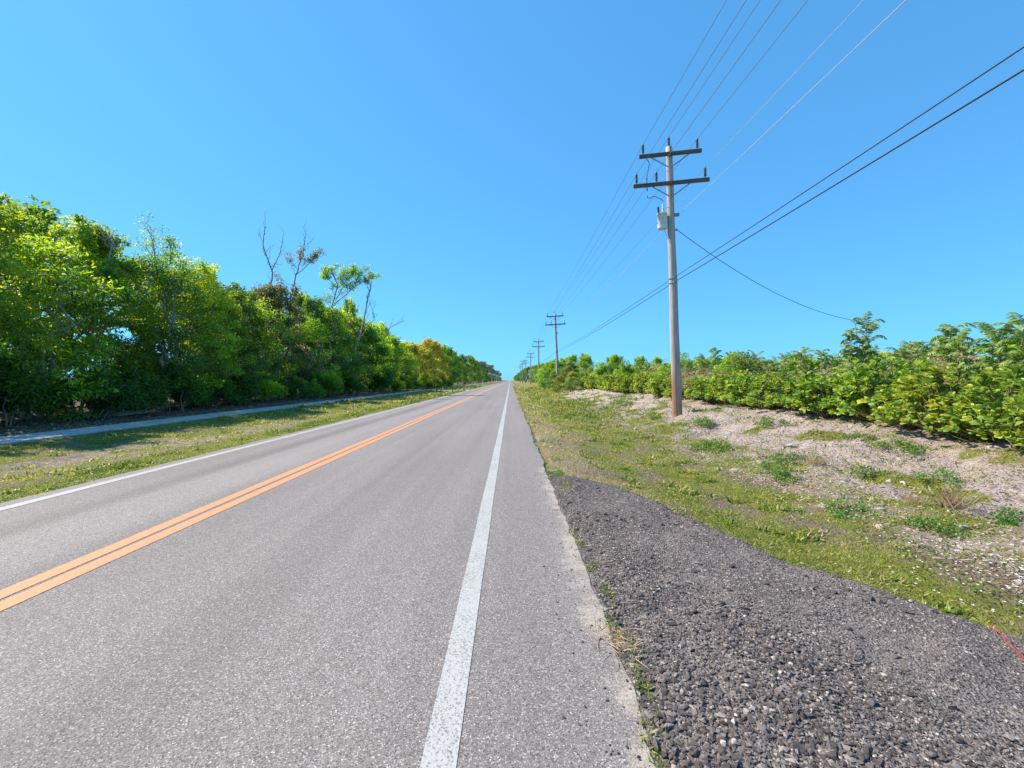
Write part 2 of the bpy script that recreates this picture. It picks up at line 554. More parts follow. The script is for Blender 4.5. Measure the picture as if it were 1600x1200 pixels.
b = NB('gravel_bed')
P_ = b.pos()
cs = b.n('ShaderNodeSeparateColor'); b.l(b.voro(70, P_), cs.inputs[0])
d = b.voro(70, P_, out='Distance'); d2 = b.voro(150, P_, out='Distance')
col = b.ramp(cs.outputs[0], [(0, (.07, .058, .053)), (.6, (.145, .124, .116)), (.88, (.22, .19, .177)), (.95, (.38, .32, .28)), (1, (.52, .45, .40))])
col = b.mix(b.rng(b.noise(1.6, 4, P_), .42, .62, 0, .5), col, (.215, .184, .172))
GRAVELBED = b.done(b.principled(col, .9, b.bump(d, 1.0, .012, b.bump(d2, .6, .006)), .25))
b = NB('gravel_stone')
a = b.attr()
gn = b.noise(60, 4, b.pos(), .65)
col = b.ramp(a[0], [(0, (.055, .046, .043)), (.5, (.125, .106, .099)), (.86, (.22, .19, .177)), (.955, (.30, .25, .22)), (1, (.50, .44, .385))])
STONE = b.done(b.principled(b.mix(.8, col, b.ramp(gn, [(.3, .55), (.7, 1.25)]), 'MULTIPLY'), .85, b.bump(gn, .6, .004), .3))
b = NB('pale_stone')
n = b.noise(14, 5, b.obj(), .65)
PALESTONE = b.done(b.principled(b.ramp(n, [(.3, (.22, .19, .165)), (.7, (.46, .41, .365))]), .9, b.bump(n, .8, .02)))

# pole wood: grey weathered with a rusty stained foot
b = NB('weathered_wood')
oc = b.obj(); so_ = b.sep(oc)
gr = b.noise(1.0, 6, b.vmul(oc, (22, 22, 1.1)), .65)
gl = b.noise(1.0, 4, b.vmul(oc, (3, 3, .9)))
col = b.ramp(gr, [(.25, (.22, .195, .18)), (.5, (.38, .345, .325)), (.75, (.54, .50, .475))])
foot = b.rng(b.math('ADD', so_[2], b.math('MULTIPLY', b.math('SUBTRACT', gl, .5), 2.2)), 3.0, 1.0)
rust = b.ramp(gr, [(.25, (.17, .085, .05)), (.7, (.38, .22, .14))])
side = b.rng(b.math('ADD', b.math('MULTIPLY', so_[0], -3.5), gl), .15, .95)
low = b.rng(so_[2], 1.6, .2)
col = b.mix(b.math('MULTIPLY', foot, b.math('MAXIMUM', side, b.math('MULTIPLY', low, .6))), col, rust)
POLEWOOD = b.done(b.principled(col, .85, b.bump(gr, .6, .02), .15))
b = NB('arm_wood')
gr = b.noise(1.0, 5, b.vmul(b.obj(), (1.6, 30, 30)), .6)
ARMWOOD = b.done(b.principled(b.ramp(gr, [(.3, (.075, .060, .048)), (.7, (.17, .14, .115))]), .85, b.bump(gr, .5, .01), .15))


def plain(name, col, rough=.5, metal=0, spec=.4, var=.15):
    b = NB(name)
    n = b.noise(9, 4, b.obj())
    c = b.ramp(n, [(.3, tuple(v * (1 - var) for v in col)), (.7, tuple(min(1, v * (1 + var)) for v in col))])
    return b.done(b.principled(c, rough, None, spec, metal))


PORCELAIN = plain('insulator_grey', (.10, .10, .105), .4)
STEEL = plain('galvanised_steel', (.30, .31, .32), .5, .6)
TANK = plain('transformer_paint', (.55, .63, .66), .4)
RUBBER = plain('black_rubber', (.03, .03, .032), .5)
GLINTWIRE = plain('glint_aluminium', (.45, .46, .47), .6, 0)  # pale grey: sun glint on two of the wires put into the colour
DULLWIRE = plain('dull_wire', (.14, .15, .16), .7, 0)  # darker grey for the wires without the painted glint
DARKCABLE = plain('cable_sheath', (.018, .018, .022), .6)
REDTAPE = plain('red_plastic', (.36, .07, .06), .6)
STICKM = plain('dry_stick', (.46, .33, .21), .8)
CLAY = plain('terracotta_plastic', (.45, .20, .08), .6)

# ------------------------------------------------------------------ ground, road, sidewalk
xs = np.unique(np.round(np.concatenate([
    np.array([-900, -500, -300, -180, -110, -70, -50, -40, -34, -30]), np.arange(-28, -6, .22), np.arange(-6.8, 1.2, .1)[::2], np.arange(.4, 12, .11), np.arange(12, 20, .6),
    np.array([21, 23, 26, 30, 36, 45, 60, 90, 150, 300, 500, 900])]), 3))
ys = np.unique(np.round(np.concatenate([np.array([-60, -30, -15, -8, -4, -2, -1]), np.arange(-.5, 14, .12), np.arange(14, 34, .25), np.arange(34, 80, .7), np.arange(80, 200, 3),
                                        np.array([210, 230, 260, 300, 360, 440, 600, 900, 1400, 2200, 3600])]), 3))
XX, YY = np.meshgrid(xs, ys, indexing='ij')
ZZ = height(XX, YY)
g, s, p = cover(XX, YY)
mb = MB()
nx, ny = XX.shape
idx = np.arange(nx * ny).reshape(nx, ny)
mb.add(np.stack([XX, YY, ZZ], -1).reshape(-1, 3), np.stack([idx[:-1, :-1], idx[1:, :-1], idx[1:, 1:], idx[:-1, 1:]], -1).reshape(-1, 4),
       np.stack([g, s, p], -1).reshape(-1, 3))
tag(mb.build('ground', GROUND, smooth=True), kind='structure')

ry = np.unique(np.round(np.concatenate([np.array([-60, -20, -5, -1]), np.arange(0, 30, .06), np.arange(30, 80, .4), np.arange(80, 300, 4), np.array([400, 600, 1000, 2000, 3400])]), 3))
mb = MB()
re_ = roadedge(ry)
le = EDGE_L + (fbm(ry * 1.4, ry * 0 + 21, 3) - .5) * .12
cols = [np.stack([le - .02, ry, np.full_like(ry, -.09)], 1), np.stack([le, ry, np.full_like(ry, 0)], 1)]
for t_ in (-5, -3.6, -2, 0): cols.append(np.stack([np.full_like(ry, t_), ry, np.zeros_like(ry)], 1))
cols += [np.stack([re_, ry, np.zeros_like(ry)], 1), np.stack([re_ + .025, ry, np.full_like(ry, -.09)], 1)]
V = np.stack(cols, 0); k, m_ = V.shape[:2]
idx = np.arange(k * m_).reshape(k, m_)
mb.add(V.reshape(-1, 3), np.stack([idx[:-1, :-1], idx[1:, :-1], idx[1:, 1:], idx[:-1, 1:]], -1).reshape(-1, 4))
tag(mb.build('road', ASPHALT), kind='structure')


def strip(name, x0, x1, m, z=.004, y0=-30, y1=3300):
    mb = MB()
    yy = np.concatenate([np.arange(y0, 60, .5), np.array([80, 120, 200, 400, 800, 1600, y1])])
    wv = (fbm(yy * .5, yy * 0 + x0 * 7, 2) - .5) * .025
    A = np.stack([x0 + wv, yy, np.full_like(yy, z)], 1); B = np.stack([x1 + wv, yy, np.full_like(yy, z)], 1)
    n_ = len(yy); i = np.arange(n_ - 1)
    mb.add(np.concatenate([A, B]), np.stack([i, i + n_, i + n_ + 1, i + 1], 1))
    return tag(mb.build(name, m), kind='structure')


strip('white_edge_line', -.375, -.225, WHITE)
strip('white_edge_line', -6.395, -6.235, WHITE)
strip('orange_centre_line', -3.88, -3.725, ORANGE)
strip('orange_centre_line', -3.675, -3.52, ORANGE)

mb = MB()
prism(mb, (-13.5, -20, -.03), (-13.5, 420, -.03), 1.5, .09, .01)
tag(mb.build('sidewalk', CONCRETE), kind='structure')
mb = MB()
prism(mb, (-12.75, 68.6, -.035), (-6.64, 68.6, -.035), 5.2, .09, .01)
prism(mb, (-19.5, 68.6, .04), (-14.25, 68.6, .02), 5.2, .09, .01)
tag(mb.build('driveway', CONCRETE), kind='structure')
mb = MB()
prism(mb, (-12.75, 112, -.035), (-6.64, 112, -.035), 6, .09, .01)
prism(mb, (-19.5, 112, .04), (-14.25, 112, .02), 6, .09, .01)
tag(mb.build('driveway', CONCRETE), kind='structure')

# ------------------------------------------------------------------ gravel apron of asphalt millings
OY = np.array([-4, .5, 2.0, 2.65, 3.3, 3.94, 4.9, 5.8, 6.4, 6.9, 7.35])
OX = np.array([5.2, 3.95, 3.35, 3.08, 2.72, 2.38, 2.15, 1.9, 1.62, 1.2, .7])


def outer(y): return np.interp(y, OY, OX) + (fbm(y * 1.5, y * 0 + 4, 3) - .5) * .22 + (fbm(y * 7, y * 0 + 2, 3) - .5) * .16


def apron(x, y):
    e = roadedge(y)
    top = -.006 + .048 * sstep(-.01, .35, x - e) + (fbm(x * 2.2 + 4, y * 2.2, 4) - .5) * .09 * sstep(0, .4, x - e) + (fbm(x * 14, y * 14, 3) - .5) * .02
    o = outer(y)
    t = sstep(-.12, .55, x - o)
    return top * (1 - t) + (height(x, y) - .03) * t


ay = np.arange(-4, 7.5, .045)
at_ = np.linspace(0, 1, 90)
E = roadedge(ay) - .015; O = outer(ay) + .6
XX = E[:, None] + (O - E)[:, None] * at_[None]
YY = np.broadcast_to(ay[:, None], XX.shape)
ZZ = apron(XX, YY)
mb = MB()
nx, ny = XX.shape; idx = np.arange(nx * ny).reshape(nx, ny)
mb.add(np.stack([XX, YY, ZZ], -1).reshape(-1, 3), np.stack([idx[:-1, :-1], idx[:-1, 1:], idx[1:, 1:], idx[1:, :-1]], -1).reshape(-1, 4))
tag(mb.build('gravel_apron', GRAVELBED, smooth=True), kind='structure')

ICO_V = []
ph = (1 + 5 ** .5) / 2
for a_, b_ in ((1, ph), (1, -ph), (-1, ph), (-1, -ph)): ICO_V += [(a_, b_, 0), (0, a_, b_), (b_, 0, a_)]
ICO_V = unit(np.array(ICO_V, float))
import itertools
dd = np.linalg.norm(ICO_V[:, None] - ICO_V[None], axis=-1)
ICO_F = []
for t3 in itertools.combinations(range(12), 3):
    if all(dd[i][j] < 1.2 for i, j in itertools.combinations(t3, 2)):
        i, j, k = t3
        if np.dot(np.cross(ICO_V[j] - ICO_V[i], ICO_V[k] - ICO_V[i]), ICO_V[i]) < 0: j, k = k, j
        ICO_F.append((i, j, k))
ICO_F = np.array(ICO_F)


def stones(mb, P, S, rg, tint, flat=.6, long=1.4):
    n_ = len(P)
    J = ICO_V[None] * (1 + rg.uniform(-.45, .40, (n_, 12, 1))) + rg.normal(0, .12, (n_, 12, 3))
    J = J * np.stack([rg.uniform(.8, long, n_), rg.uniform(.65, 1.0, n_), rg.uniform(flat * .7, flat * 1.2, n_)], 1)[:, None]
    ax = rg.uniform(-.5, .5, n_); cz = rg.uniform(0, 6.28, n_)
    y1 = J[..., 1] * np.cos(ax)[:, None] - J[..., 2] * np.sin(ax)[:, None]; z1 = J[..., 1] * np.sin(ax)[:, None] + J[..., 2] * np.cos(ax)[:, None]
    x2 = J[..., 0] * np.cos(cz)[:, None] - y1 * np.sin(cz)[:, None]; y2 = J[..., 0] * np.sin(cz)[:, None] + y1 * np.cos(cz)[:, None]
    V = np.stack([x2, y2, z1], -1) * S[:, None, None] + P[:, None]
    mb.add(V.reshape(-1, 3), (ICO_F[None] + (np.arange(n_) * 12)[:, None, None]).reshape(-1, 3), np.repeat(tint, 12))


rg = np.random.default_rng(3)
N = 80000
u = rg.random(N)
yy = 1.1 + 6.2 * rg.random(N) ** 1.5
e0 = roadedge(yy); o0 = outer(yy)
xx = e0 + .02 + (np.minimum(o0 + .12 + .25 * np.abs(rg.normal(0, .5, N)) * (u > .93), 1.25 * yy + 1.0) - e0) * u
# coarse lumps close to the camera, finer and compacted towards the outside
coarse = sstep(4.2, 1.6, yy + np.maximum(xx - 1.3, 0) * 1.6) * .9 + .30 * sstep(.55, .65, fbm(xx * 1.2 + 9, yy * 1.2 + 2)) + .25 * sstep(.5, .0, xx - e0) + .05
sz = .0028 + .0036 * rg.random(N) + coarse * .0145 * rg.random(N) ** 3.4
big = rg.random(N) < .006 * (coarse + .2)
sz[big] = rg.uniform(.016, .027, big.sum())
keep = rg.random(N) < (.45 + .55 * np.clip(coarse, 0, 1))
xx, yy, sz = xx[keep], yy[keep], sz[keep]
tint = rg.random(len(xx)) ** 1.25
mb = MB()
stones(mb, np.stack([xx, yy, np.maximum(apron(xx, yy), np.where(xx > o0[keep], height(xx, yy), -9)) + sz * .25], 1), sz, rg, tint)
# a few bigger lumps of broken asphalt
N = 70
yy = 1.7 + 3.6 * rg.random(N); xx = roadedge(yy) + .05 + rg.random(N) ** 1.4 * np.minimum(2.2, yy * 1.0)
sz = rg.uniform(.014, .030, N)
stones(mb, np.stack([xx, yy, apron(xx, yy) + sz * .2], 1), sz, rg, rg.random(N) * .5)
# stray pieces kicked onto the asphalt
N = 170
yy = 1.6 + 6 * rg.random(N); xx = roadedge(yy) - .02 - np.abs(rg.normal(0, .16, N))
sz = rg.uniform(.003, .009, N)
stones(mb, np.stack([xx, yy, sz * .3], 1), sz, rg, rg.random(N) * .4)
N = 900
yy = 2.2 + 5.0 * rg.random(N); xx = outer(yy) + np.abs(rg.normal(.12, .22, N))
sz = rg.uniform(.004, .013, N)
stones(mb, np.stack([xx, yy, np.maximum(apron(xx, yy), height(xx, yy)) + sz * .4], 1), sz, rg, rg.random(N) ** 1.2)
tag(mb.build('gravel_stones', STONE), 'loose dark grey asphalt millings and pebbles piled beside the road edge', 'gravel', kind='stuff')

# ------------------------------------------------------------------ grass, flowers, litter
rg = np.random.default_rng(11)


def scatter(n_, x0, x1, y0, y1, pw=1.0):
    y = y0 + (y1 - y0) * rg.random(n_) ** pw
    return x0 + (x1 - x0) * rg.random(n_), y


mb = MB()
for (n_, x0, x1, y0, y1, pw) in ((230000, .55, 11.5, 2.0, 34, 1.7), (130000, .55, 4.6, 2.2, 40, 1.5), (40000, .55, 9.5, 30, 110, 1.3), (110000, -12.72, -6.62, 5.0, 34, 1.3), (45000, -7.9, -6.60, 4.8, 40, 1.4), (30000, -12.7, -6.62, 30, 110, 1.2)):
    x, y = scatter(n_, x0, x1, y0, y1, pw)
    g, s, p = cover(x, y)
    patch = fbm(x * 5, y * 5, 3)
    dens = np.clip(g * 1.1 + s * .28 - .12 + (patch - .5) * 1.1, 0, 1)
    ok = rg.random(n_) < dens
    ok &= ~((y < 7.5) & (x > 0) & (x < outer(y) + .10 + .25 * patch) & (x < 6)) & ~((x > 0) & (x < roadedge(y) + .03))
    ok &= ~((x < 0) & (y > 65.8) & (y < 71.4))
    x, y, g, s, patch = x[ok], y[ok], g[ok], s[ok], patch[ok]
    n2 = len(x)
    z = height(x, y)
    sc_ = np.clip(y / 16, .8, 4.5)
    D = np.stack([rg.normal(0, .75, n2), rg.normal(0, .75, n2), rg.uniform(.25, 1.0, n2)], 1)
    Nn = np.stack([rg.normal(0, .5, n2), rg.normal(0, .5, n2), np.ones(n2)], 1)
    isstraw = rg.random(n2) < np.clip(s * .75 - g * .28, .04, .9)
    t_ = np.where(isstraw, rg.uniform(.72, 1.0, n2), np.clip(.38 + (patch - .5) * .8 + rg.normal(0, .15, n2) + (fbm(x * .7, y * .5 + 90) - .5) * .7, 0, .68))
    L = rg.uniform(.025, .065, n2) * sc_ * (1 + 1.6 * sstep(.58, .75, fbm(x * 2.3 + 31, y * 2.3, 3)))
    leaves(mb, np.stack([x, y, z - .004], 1), D, Nn, L, L * rg.uniform(.16, .34, n2), 'blade', t_)
n_ = 60000
x, y = scatter(n_, 4.3, 10.4, 3.2, 40, 1.5)
pt = fbm(x * 1.1 + 40, y * .9 + 13, 4) + .10 * sstep(6.6, 5.2, x)
ok = (rg.random(n_) < sstep(.53, .66, pt)) & (fbm(x * 6, y * 6, 2) > .42)
x, y = x[ok], y[ok]; n2 = len(x)
D = np.stack([rg.normal(0, .8, n2), rg.normal(0, .8, n2), rg.uniform(.1, .9, n2)], 1)
L = rg.uniform(.025, .06, n2) * np.clip(y / 13, .9, 2.5)
leaves(mb, np.stack([x, y, height(x, y) + rg.uniform(0, .06, n2)], 1), D, np.stack([rg.normal(0, .5, n2), rg.normal(0, .5, n2), np.ones(n2)], 1), L, L * .42, 'diamond', np.clip(rg.normal(.2, .13, n2), 0, .5))
# fringe of longer blades along the asphalt and the apron rim
n_ = 5200
y = 1.9 + 36 * rg.random(n_) ** 1.6
x = np.where((y < 7.3) & (rg.random(n_) < .45), outer(y) + rg.normal(.1, .06, n_), roadedge(y) + np.abs(rg.normal(.015, .035, n_)))
ok = fbm(x * 2.5 + 5, y * 2.2) > np.where((y < 7.2) & (x < 1), .56, .42)
x, y = x[ok], y[ok]
D = np.stack([rg.normal(0, .8, len(x)), rg.normal(0, .8, len(x)), rg.uniform(.3, 1, len(x))], 1)
L = rg.uniform(.03, .09, len(x)) * np.clip(y / 14, 1, 2)
z = np.where((y < 7.35) & (x > roadedge(y) + .01), np.maximum(apron(x, y), height(x, y)), height(x, y))
leaves(mb, np.stack([x, y, z], 1), D, np.stack([D[:, 1], -D[:, 0], D[:, 2] * .3 + .2], 1), L, L * .13, 'blade', np.where(rg.random(len(x)) < .45, rg.uniform(.7, 1, len(x)), rg.uniform(0, .5, len(x))))
for (px_, py_, nn, sp) in ((905, 850, 34, .05), (945, 925, 40, .05), (952, 972, 50, .06), (985, 1010, 40, .05), (1000, 1062, 30, .04), (1012, 1135, 46, .05), (1020, 1180, 40, .04), (872, 742, 160, .12), (885, 760, 120, .10), (925, 885, 40, .04)):
    y0 = F * H / (py_ - CY); x0 = (px_ - CX) / F * y0
    y = rg.normal(y0, sp * 1.3, nn); x = np.maximum(rg.normal(x0, sp * .5, nn), roadedge(y) - .01)
    D = np.stack([rg.normal(0, .7, nn), rg.normal(0, .7, nn), rg.uniform(.3, 1, nn)], 1)
    L = rg.uniform(.02, .065, nn)
    leaves(mb, np.stack([x, y, np.maximum(apron(x, y), -.01)], 1), D, np.stack([D[:, 1], -D[:, 0], D[:, 2] * .3 + .2], 1), L, L * .16, 'blade', np.where(rg.random(nn) < .25, rg.uniform(.7, 1, nn), rg.uniform(0, .5, nn)))
tag(mb.build('grass', LEAF['grass']), 'short patchy green and straw coloured grass on both road verges', 'grass', kind='stuff')

# white flowered ground cover
b = NB('white_petal')
PETAL = b.done(b.principled((.78, .78, .76), .6))
mb = MB()
ctr = [(1150, 720, 1.5), (1230, 745, 1.2), (1090, 690, 1.2), (1190, 700, 1.3), (1300, 790, .7), (1540, 905, .8), (1590, 930, .6), (1500, 870, .6), (1450, 940, .35), (1590, 880, .7), (1000, 655, 1.8), (950, 640, 2.2)]
for (px_, py_, sp) in ctr:
    cx_, cy_, _ = at(px_, py_)
    n_ = int(80 * sp)
    x = rg.normal(cx_, .5 * sp, n_); y = rg.normal(cy_, .7 * sp, n_)
    ok = (x > 3.9) & (y > 2.6)
    x, y = x[ok], y[ok]; n_ = len(x)
    z = height(x, y) + rg.uniform(.03, .10, n_)
    for q in range(5):
        a_ = q * 1.257 + rg.random(n_)
        D = np.stack([np.cos(a_), np.sin(a_), np.full(n_, .25)], 1)
        leaves(mb, np.stack([x, y, z], 1), D, np.stack([np.zeros(n_), np.zeros(n_), np.ones(n_)], 1), .008 + .0008 * y, .007 + .0005 * y, 'obovate', None)
tag(mb.build('white_flowers', PETAL), 'tiny white flowers dotted through the weeds on the ditch bank', 'flowers', kind='stuff')

# dead leaves and twigs under the trees and straw on the bank
mb = MB()
x, y = scatter(30000, -21, -14.3, 10, 60, 1.6)
D = np.stack([rg.normal(0, 1, len(x)), rg.normal(0, 1, len(x)), rg.uniform(-.1, .35, len(x))], 1)
L = rg.uniform(.05, .13, len(x))
leaves(mb, np.stack([x, y, height(x, y) + .012], 1), D, np.stack([rg.normal(0, .4, len(x)), rg.normal(0, .4, len(x)), np.ones(len(x))], 1), L, L * .45, 'diamond', rg.random(len(x)) * .8)
x, y = scatter(26000, 4.6, 10.6, 3.6, 30, 1.5)
D = np.stack([rg.normal(0, 1, len(x)), rg.normal(0, 1, len(x)), rg.uniform(-.1, .25, len(x))], 1)
L = rg.uniform(.03, .10, len(x))
leaves(mb, np.stack([x, y, height(x, y) + .008], 1), D, np.stack([rg.normal(0, .4, len(x)), rg.normal(0, .4, len(x)), np.ones(len(x))], 1), L, L * rg.uniform(.12, .4, len(x)), 'diamond', rg.uniform(.3, 1, len(x)))
tag(mb.build('leaf_litter', LEAF['dry']), 'dry brown leaf litter under the trees and on the sandy bank', 'leaf litter', kind='stuff')

# shell and lime rubble on the bank
mb = MB()
x, y = scatter(9000, 4.8, 10.5, 3.5, 26, 1.5)
ok = rg.random(len(x)) < np.clip(fbm(x * 1.3, y * 1.3) * 2 - .55, .05, 1)
x, y = x[ok], y[ok]
sz = rg.uniform(.006, .03, len(x)) * (1 + (rg.random(len(x)) < .04) * 1.5)
stones(mb, np.stack([x, y, height(x, y) + sz * .1], 1), sz, rg, rg.random(len(x)))
tag(mb.build('bank_rubble', PALESTONE), 'small pale lime stones scattered over the sandy bank', 'stones', kind='stuff')

# ------------------------------------------------------------------ plant generators


def clump_leaves(mb, cen, rad, per, leaf, rg, wr=.5, shape='diamond', droop=.35, base_t=.45, var=.22, mat=0, tclump=None):
    """leaves around clump centres; cen (k,3), rad (k,)"""
    k = len(cen)
    per = np.maximum((per * rg.uniform(.6, 1.4, k)), 3).astype(int)
    id_ = np.repeat(np.arange(k), per); n_ = len(id_)
    d = unit(rg.normal(0, 1, (n_, 3)))
    r = rg.random(n_) ** .5
    off = d * (r * rad[id_])[:, None] * np.array([1, 1, .72])
    P = cen[id_] + off
    D = d * .8 + rg.normal(0, .55, (n_, 3)); D[:, 2] -= droop
    Nn = rg.normal(0, .6, (n_, 3)) + d * .5; Nn[:, 2] += .9
    L = leaf * rg.uniform(.65, 1.3, n_)
    if tclump is None: tclump = rg.normal(0, .16, k)
    t_ = np.clip(base_t + tclump[id_] + rg.normal(0, var * .6, n_), 0, 1)
    leaves(mb, P, D, Nn, L, L * wr * rg.uniform(.8, 1.2, n_), shape, t_, mat)


def crooked(a, b, rg, n_=6, wob=.12):
    a = np.array(a, float); b = np.array(b, float)
    t = np.linspace(0, 1, n_)[:, None]
    P = a + (b - a) * t
    L = np.linalg.norm(b - a)
    w_ = rg.normal(0, wob * L / 3, (n_, 3)) * np.sin(t * math.pi)
    return P + w_


def make_tree(name, seed, h=8.5, r=2.9, low=.5, nclump=150, per=120, leaf=.14, mat='green', bark=None, stems=4, shape=1.0, crad=(.45, .85), base_t=.45, sparse=0, wr=.5):
    """a full bushy tree: parts trunk (stems and limbs) and crown (leaves)"""
    rg = np.random.default_rng(seed)
    root = empty(name)
    # crown envelope: lumpy rounded column of leaf clumps
    C_ = []
    nl = max(6, nclump // 9)
    lobes = []
    for q in range(nl):
        zf = (q + rg.random()) / nl
        z = low + .4 + (h - low - .9) * zf
        prof = (math.sin(min(1, (zf * .85 + .18)) * math.pi) ** .5) * (1 - .32 * zf)
        a_ = q * 2.4 + rg.normal(0, .4)
        rr = r * prof * rg.uniform(.45, .95)
        lobes.append((rr * math.cos(a_), rr * math.sin(a_), z, r * rg.uniform(.26, .46)))
    while len(C_) < nclump:
        lx, ly, lz, lr = lobes[rg.integers(nl)]
        d = unit(rg.normal(0, 1, 3) + np.array([lx, ly, r * .9]) / r * .75)
        C_.append((lx + d[0] * lr * rg.uniform(.6, 1.05), ly + d[1] * lr * rg.uniform(.6, 1.05), lz + d[2] * lr * .8))
    # a few upright leader shoots break the top outline
    for _ in range(7):
        a_ = rg.uniform(0, 6.28); q = rg.uniform(0, .55) * r
        zt = h + rg.uniform(-.5, .45)
        for s_ in range(4): C_.append((q * math.cos(a_) + rg.normal(0, .12), q * math.sin(a_) + rg.normal(0, .12), zt - s_ * .38))
    C_ = np.array(C_); C_[:, 2] = np.maximum(C_[:, 2], .25)
    rad = rg.uniform(crad[0], crad[1], len(C_))
    rad[-28:] *= .7
    tb = MB()
    st = []
    for q in range(stems):
        a_ = rg.uniform(0, 6.28)
        base = np.array([math.cos(a_) * .3, math.sin(a_) * .3, -.15])
        top = np.array([math.cos(a_) * r * rg.uniform(.15, .5), math.sin(a_) * r * rg.uniform(.15, .5), h * rg.uniform(.72, .92)])
        P = crooked(base, top, rg, 9, .16)
        tube(tb, P, np.linspace(.11, .025, 9) * rg.uniform(.7, 1.15) * (h / 8.5), 6)
        st.append(P)
    S = np.concatenate(st)
    for c in C_[::2]:
        cand = S[(S[:, 2] < c[2] - .1)]
        if len(cand) == 0: continue
        j = cand[np.argmin(np.linalg.norm(cand - c, axis=1))]
        P = crooked(j, c, rg, 5, .14); P[2, 2] += .1
        tube(tb, P, np.linspace(.032, .009, 5), 4, caps=False)
    tb.build('trunk', bark or BARK, root, smooth=True)
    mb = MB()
    clump_leaves(mb, C_, rad, per, leaf, rg, wr=wr, base_t=base_t, tclump=rg.normal(0, .15, len(C_)) + .22 * (C_[:, 2] / h - .5))  # leaf colour lightens with height, painting in the sunlit crown tops
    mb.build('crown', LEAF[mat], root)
    return register(root)


def place(proto, used, x, y, z=None, rz=0, s=(1, 1, 1), mat=None):
    if proto.name not in used: used.add(proto.name); o = proto
    else: o = copy_tree(proto)
    o.location = (x, y, float(height(x, y)) if z is None else z); o.rotation_euler = (0, 0, rz); o.scale = s
    if mat:
        for c in [c for c in (kids[proto.name] if o is proto else [q for q in C.objects if q.parent == o])]:
            if c.name.split('.')[0] in ('crown', 'foliage'):
                c.material_slots[0].link = 'OBJECT'; c.material_slots[0].material = LEAF[mat]
    return o


used = set()
# ------------------------------------------------------------------ left tree wall
LF = [.11, .15, .19, .125, .17, .14]
protoL = [make_tree('roadside_tree', 100 + q, r=2.6 + .3 * (q % 3), nclump=190, per=int(92 * (.14 / LF[q]) ** 1.6), leaf=LF[q], wr=(.5, .42, .36, .6, .34, .5)[q],
                    crad=[(.32, .62), (.25, .5), (.4, .75), (.3, .55), (.35, .7), (.28, .6)][q], stems=4 + q % 2, low=.35) for q in range(6)]
protoF = [make_tree('roadside_tree', 140 + q, r=3.1, nclump=130, per=52, leaf=.24, stems=3, low=.3, crad=(.42, .78)) for q in range(3)]
SX = [-100, 0, 70, 100, 125, 165, 210, 285, 330, 350, 400, 440, 480, 500, 560, 590, 620, 650, 680, 700, 735, 750, 770, 790]
SY = [306, 318, 322, 358, 355, 384, 400, 424, 442, 452, 452, 458, 470, 468, 492, 505, 530, 532, 533, 545, 556, 564, 575, 588]
rs = random.Random(5)
Y = 11.5
row = []
while Y < 300:
    X = -18.7 + rs.uniform(-.7, .7) + (1.6 if Y > 60 else 0)
    px_ = CX + F * X / Y
    row.append((X, Y, px_))
    Y += (2.5 if Y < 30 else 3.4 if Y < 60 else 5.0 if Y < 130 else 9) * rs.uniform(.85, 1.15)
tone_cycle = ['bright', 'green', 'bright', 'green', 'dark', 'bright', 'green', 'dark', 'bright', 'grey', 'bright', 'dark', 'green', 'bright', 'green', 'dark', 'bright', 'green']
words = {'bright': 'bright yellow-green', 'green': 'mid green', 'dark': 'dark green', 'yellow': 'yellowing', 'orange': 'orange-tinged', 'grey': 'dull grey-green'}
nvis = 0
for i, (X, Y, px_) in enumerate(row):
    ty = np.interp(px_, SX, SY) + rs.uniform(-4, 10)
    zt = H + (CY - ty) / F * Y
    near = Y < 48
    pr = (protoL[i % 6] if near else protoF[i % 3])
    sz_ = zt / TOP[pr.name] * rs.choice((.84, .9, .97, 1.02, 1.08))
    t_ = tone_cycle[i % len(tone_cycle)]
    if 622 < px_ < 640 or 684 < px_ < 690: t_ = 'yellow'
    if 640 <= px_ <= 684: t_ = 'orange' if i % 2 else 'yellow'
    if px_ > 690: t_ = 'green' if i % 2 else 'dark'
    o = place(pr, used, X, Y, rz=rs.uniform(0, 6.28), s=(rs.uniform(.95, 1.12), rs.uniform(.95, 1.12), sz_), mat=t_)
    if near:
        lab = f'{words[t_]} bushy tree, {ORD[nvis]} from the left in the front row behind the sidewalk' if nvis < 20 else f'{words[t_]} tree'
        tag(o, lab, 'tree', 'trees in the wall behind the sidewalk'); nvis += 1
    else:
        if t_ in ('orange', 'yellow'): lab = f'{words[t_]} bushy tree in the autumn coloured part of the left tree wall'
        elif px_ < 622: lab = f'{words[t_]} tree standing below the tall bare branches left of the orange trees'
        else: lab = f'{words[t_]} small distant tree right of the orange trees along the sidewalk'
        tag(o, lab, 'tree', f'{words[t_]} trees farther along the sidewalk')
# second row closes the gaps
Y = 14.0
k = 0
while Y < 120:
    X = -23.5 + rs.uniform(-.8, .8)
    zt = H + (CY - np.interp(CX + F * X / Y, SX, SY) - 8) / F * Y
    o = place(protoF[k % 3], used, X, Y, rz=rs.uniform(0, 6.28), s=(1.25, 1.25, max(zt, 5) / TOP[protoF[k % 3].name]), mat='green' if k % 2 else 'dark')
    tag(o, 'leafy tree of the second row glimpsed through gaps in the front tree wall', 'tree', 'second row trees behind the wall')
    Y += (4.2 if Y < 50 else 7.5); k += 1

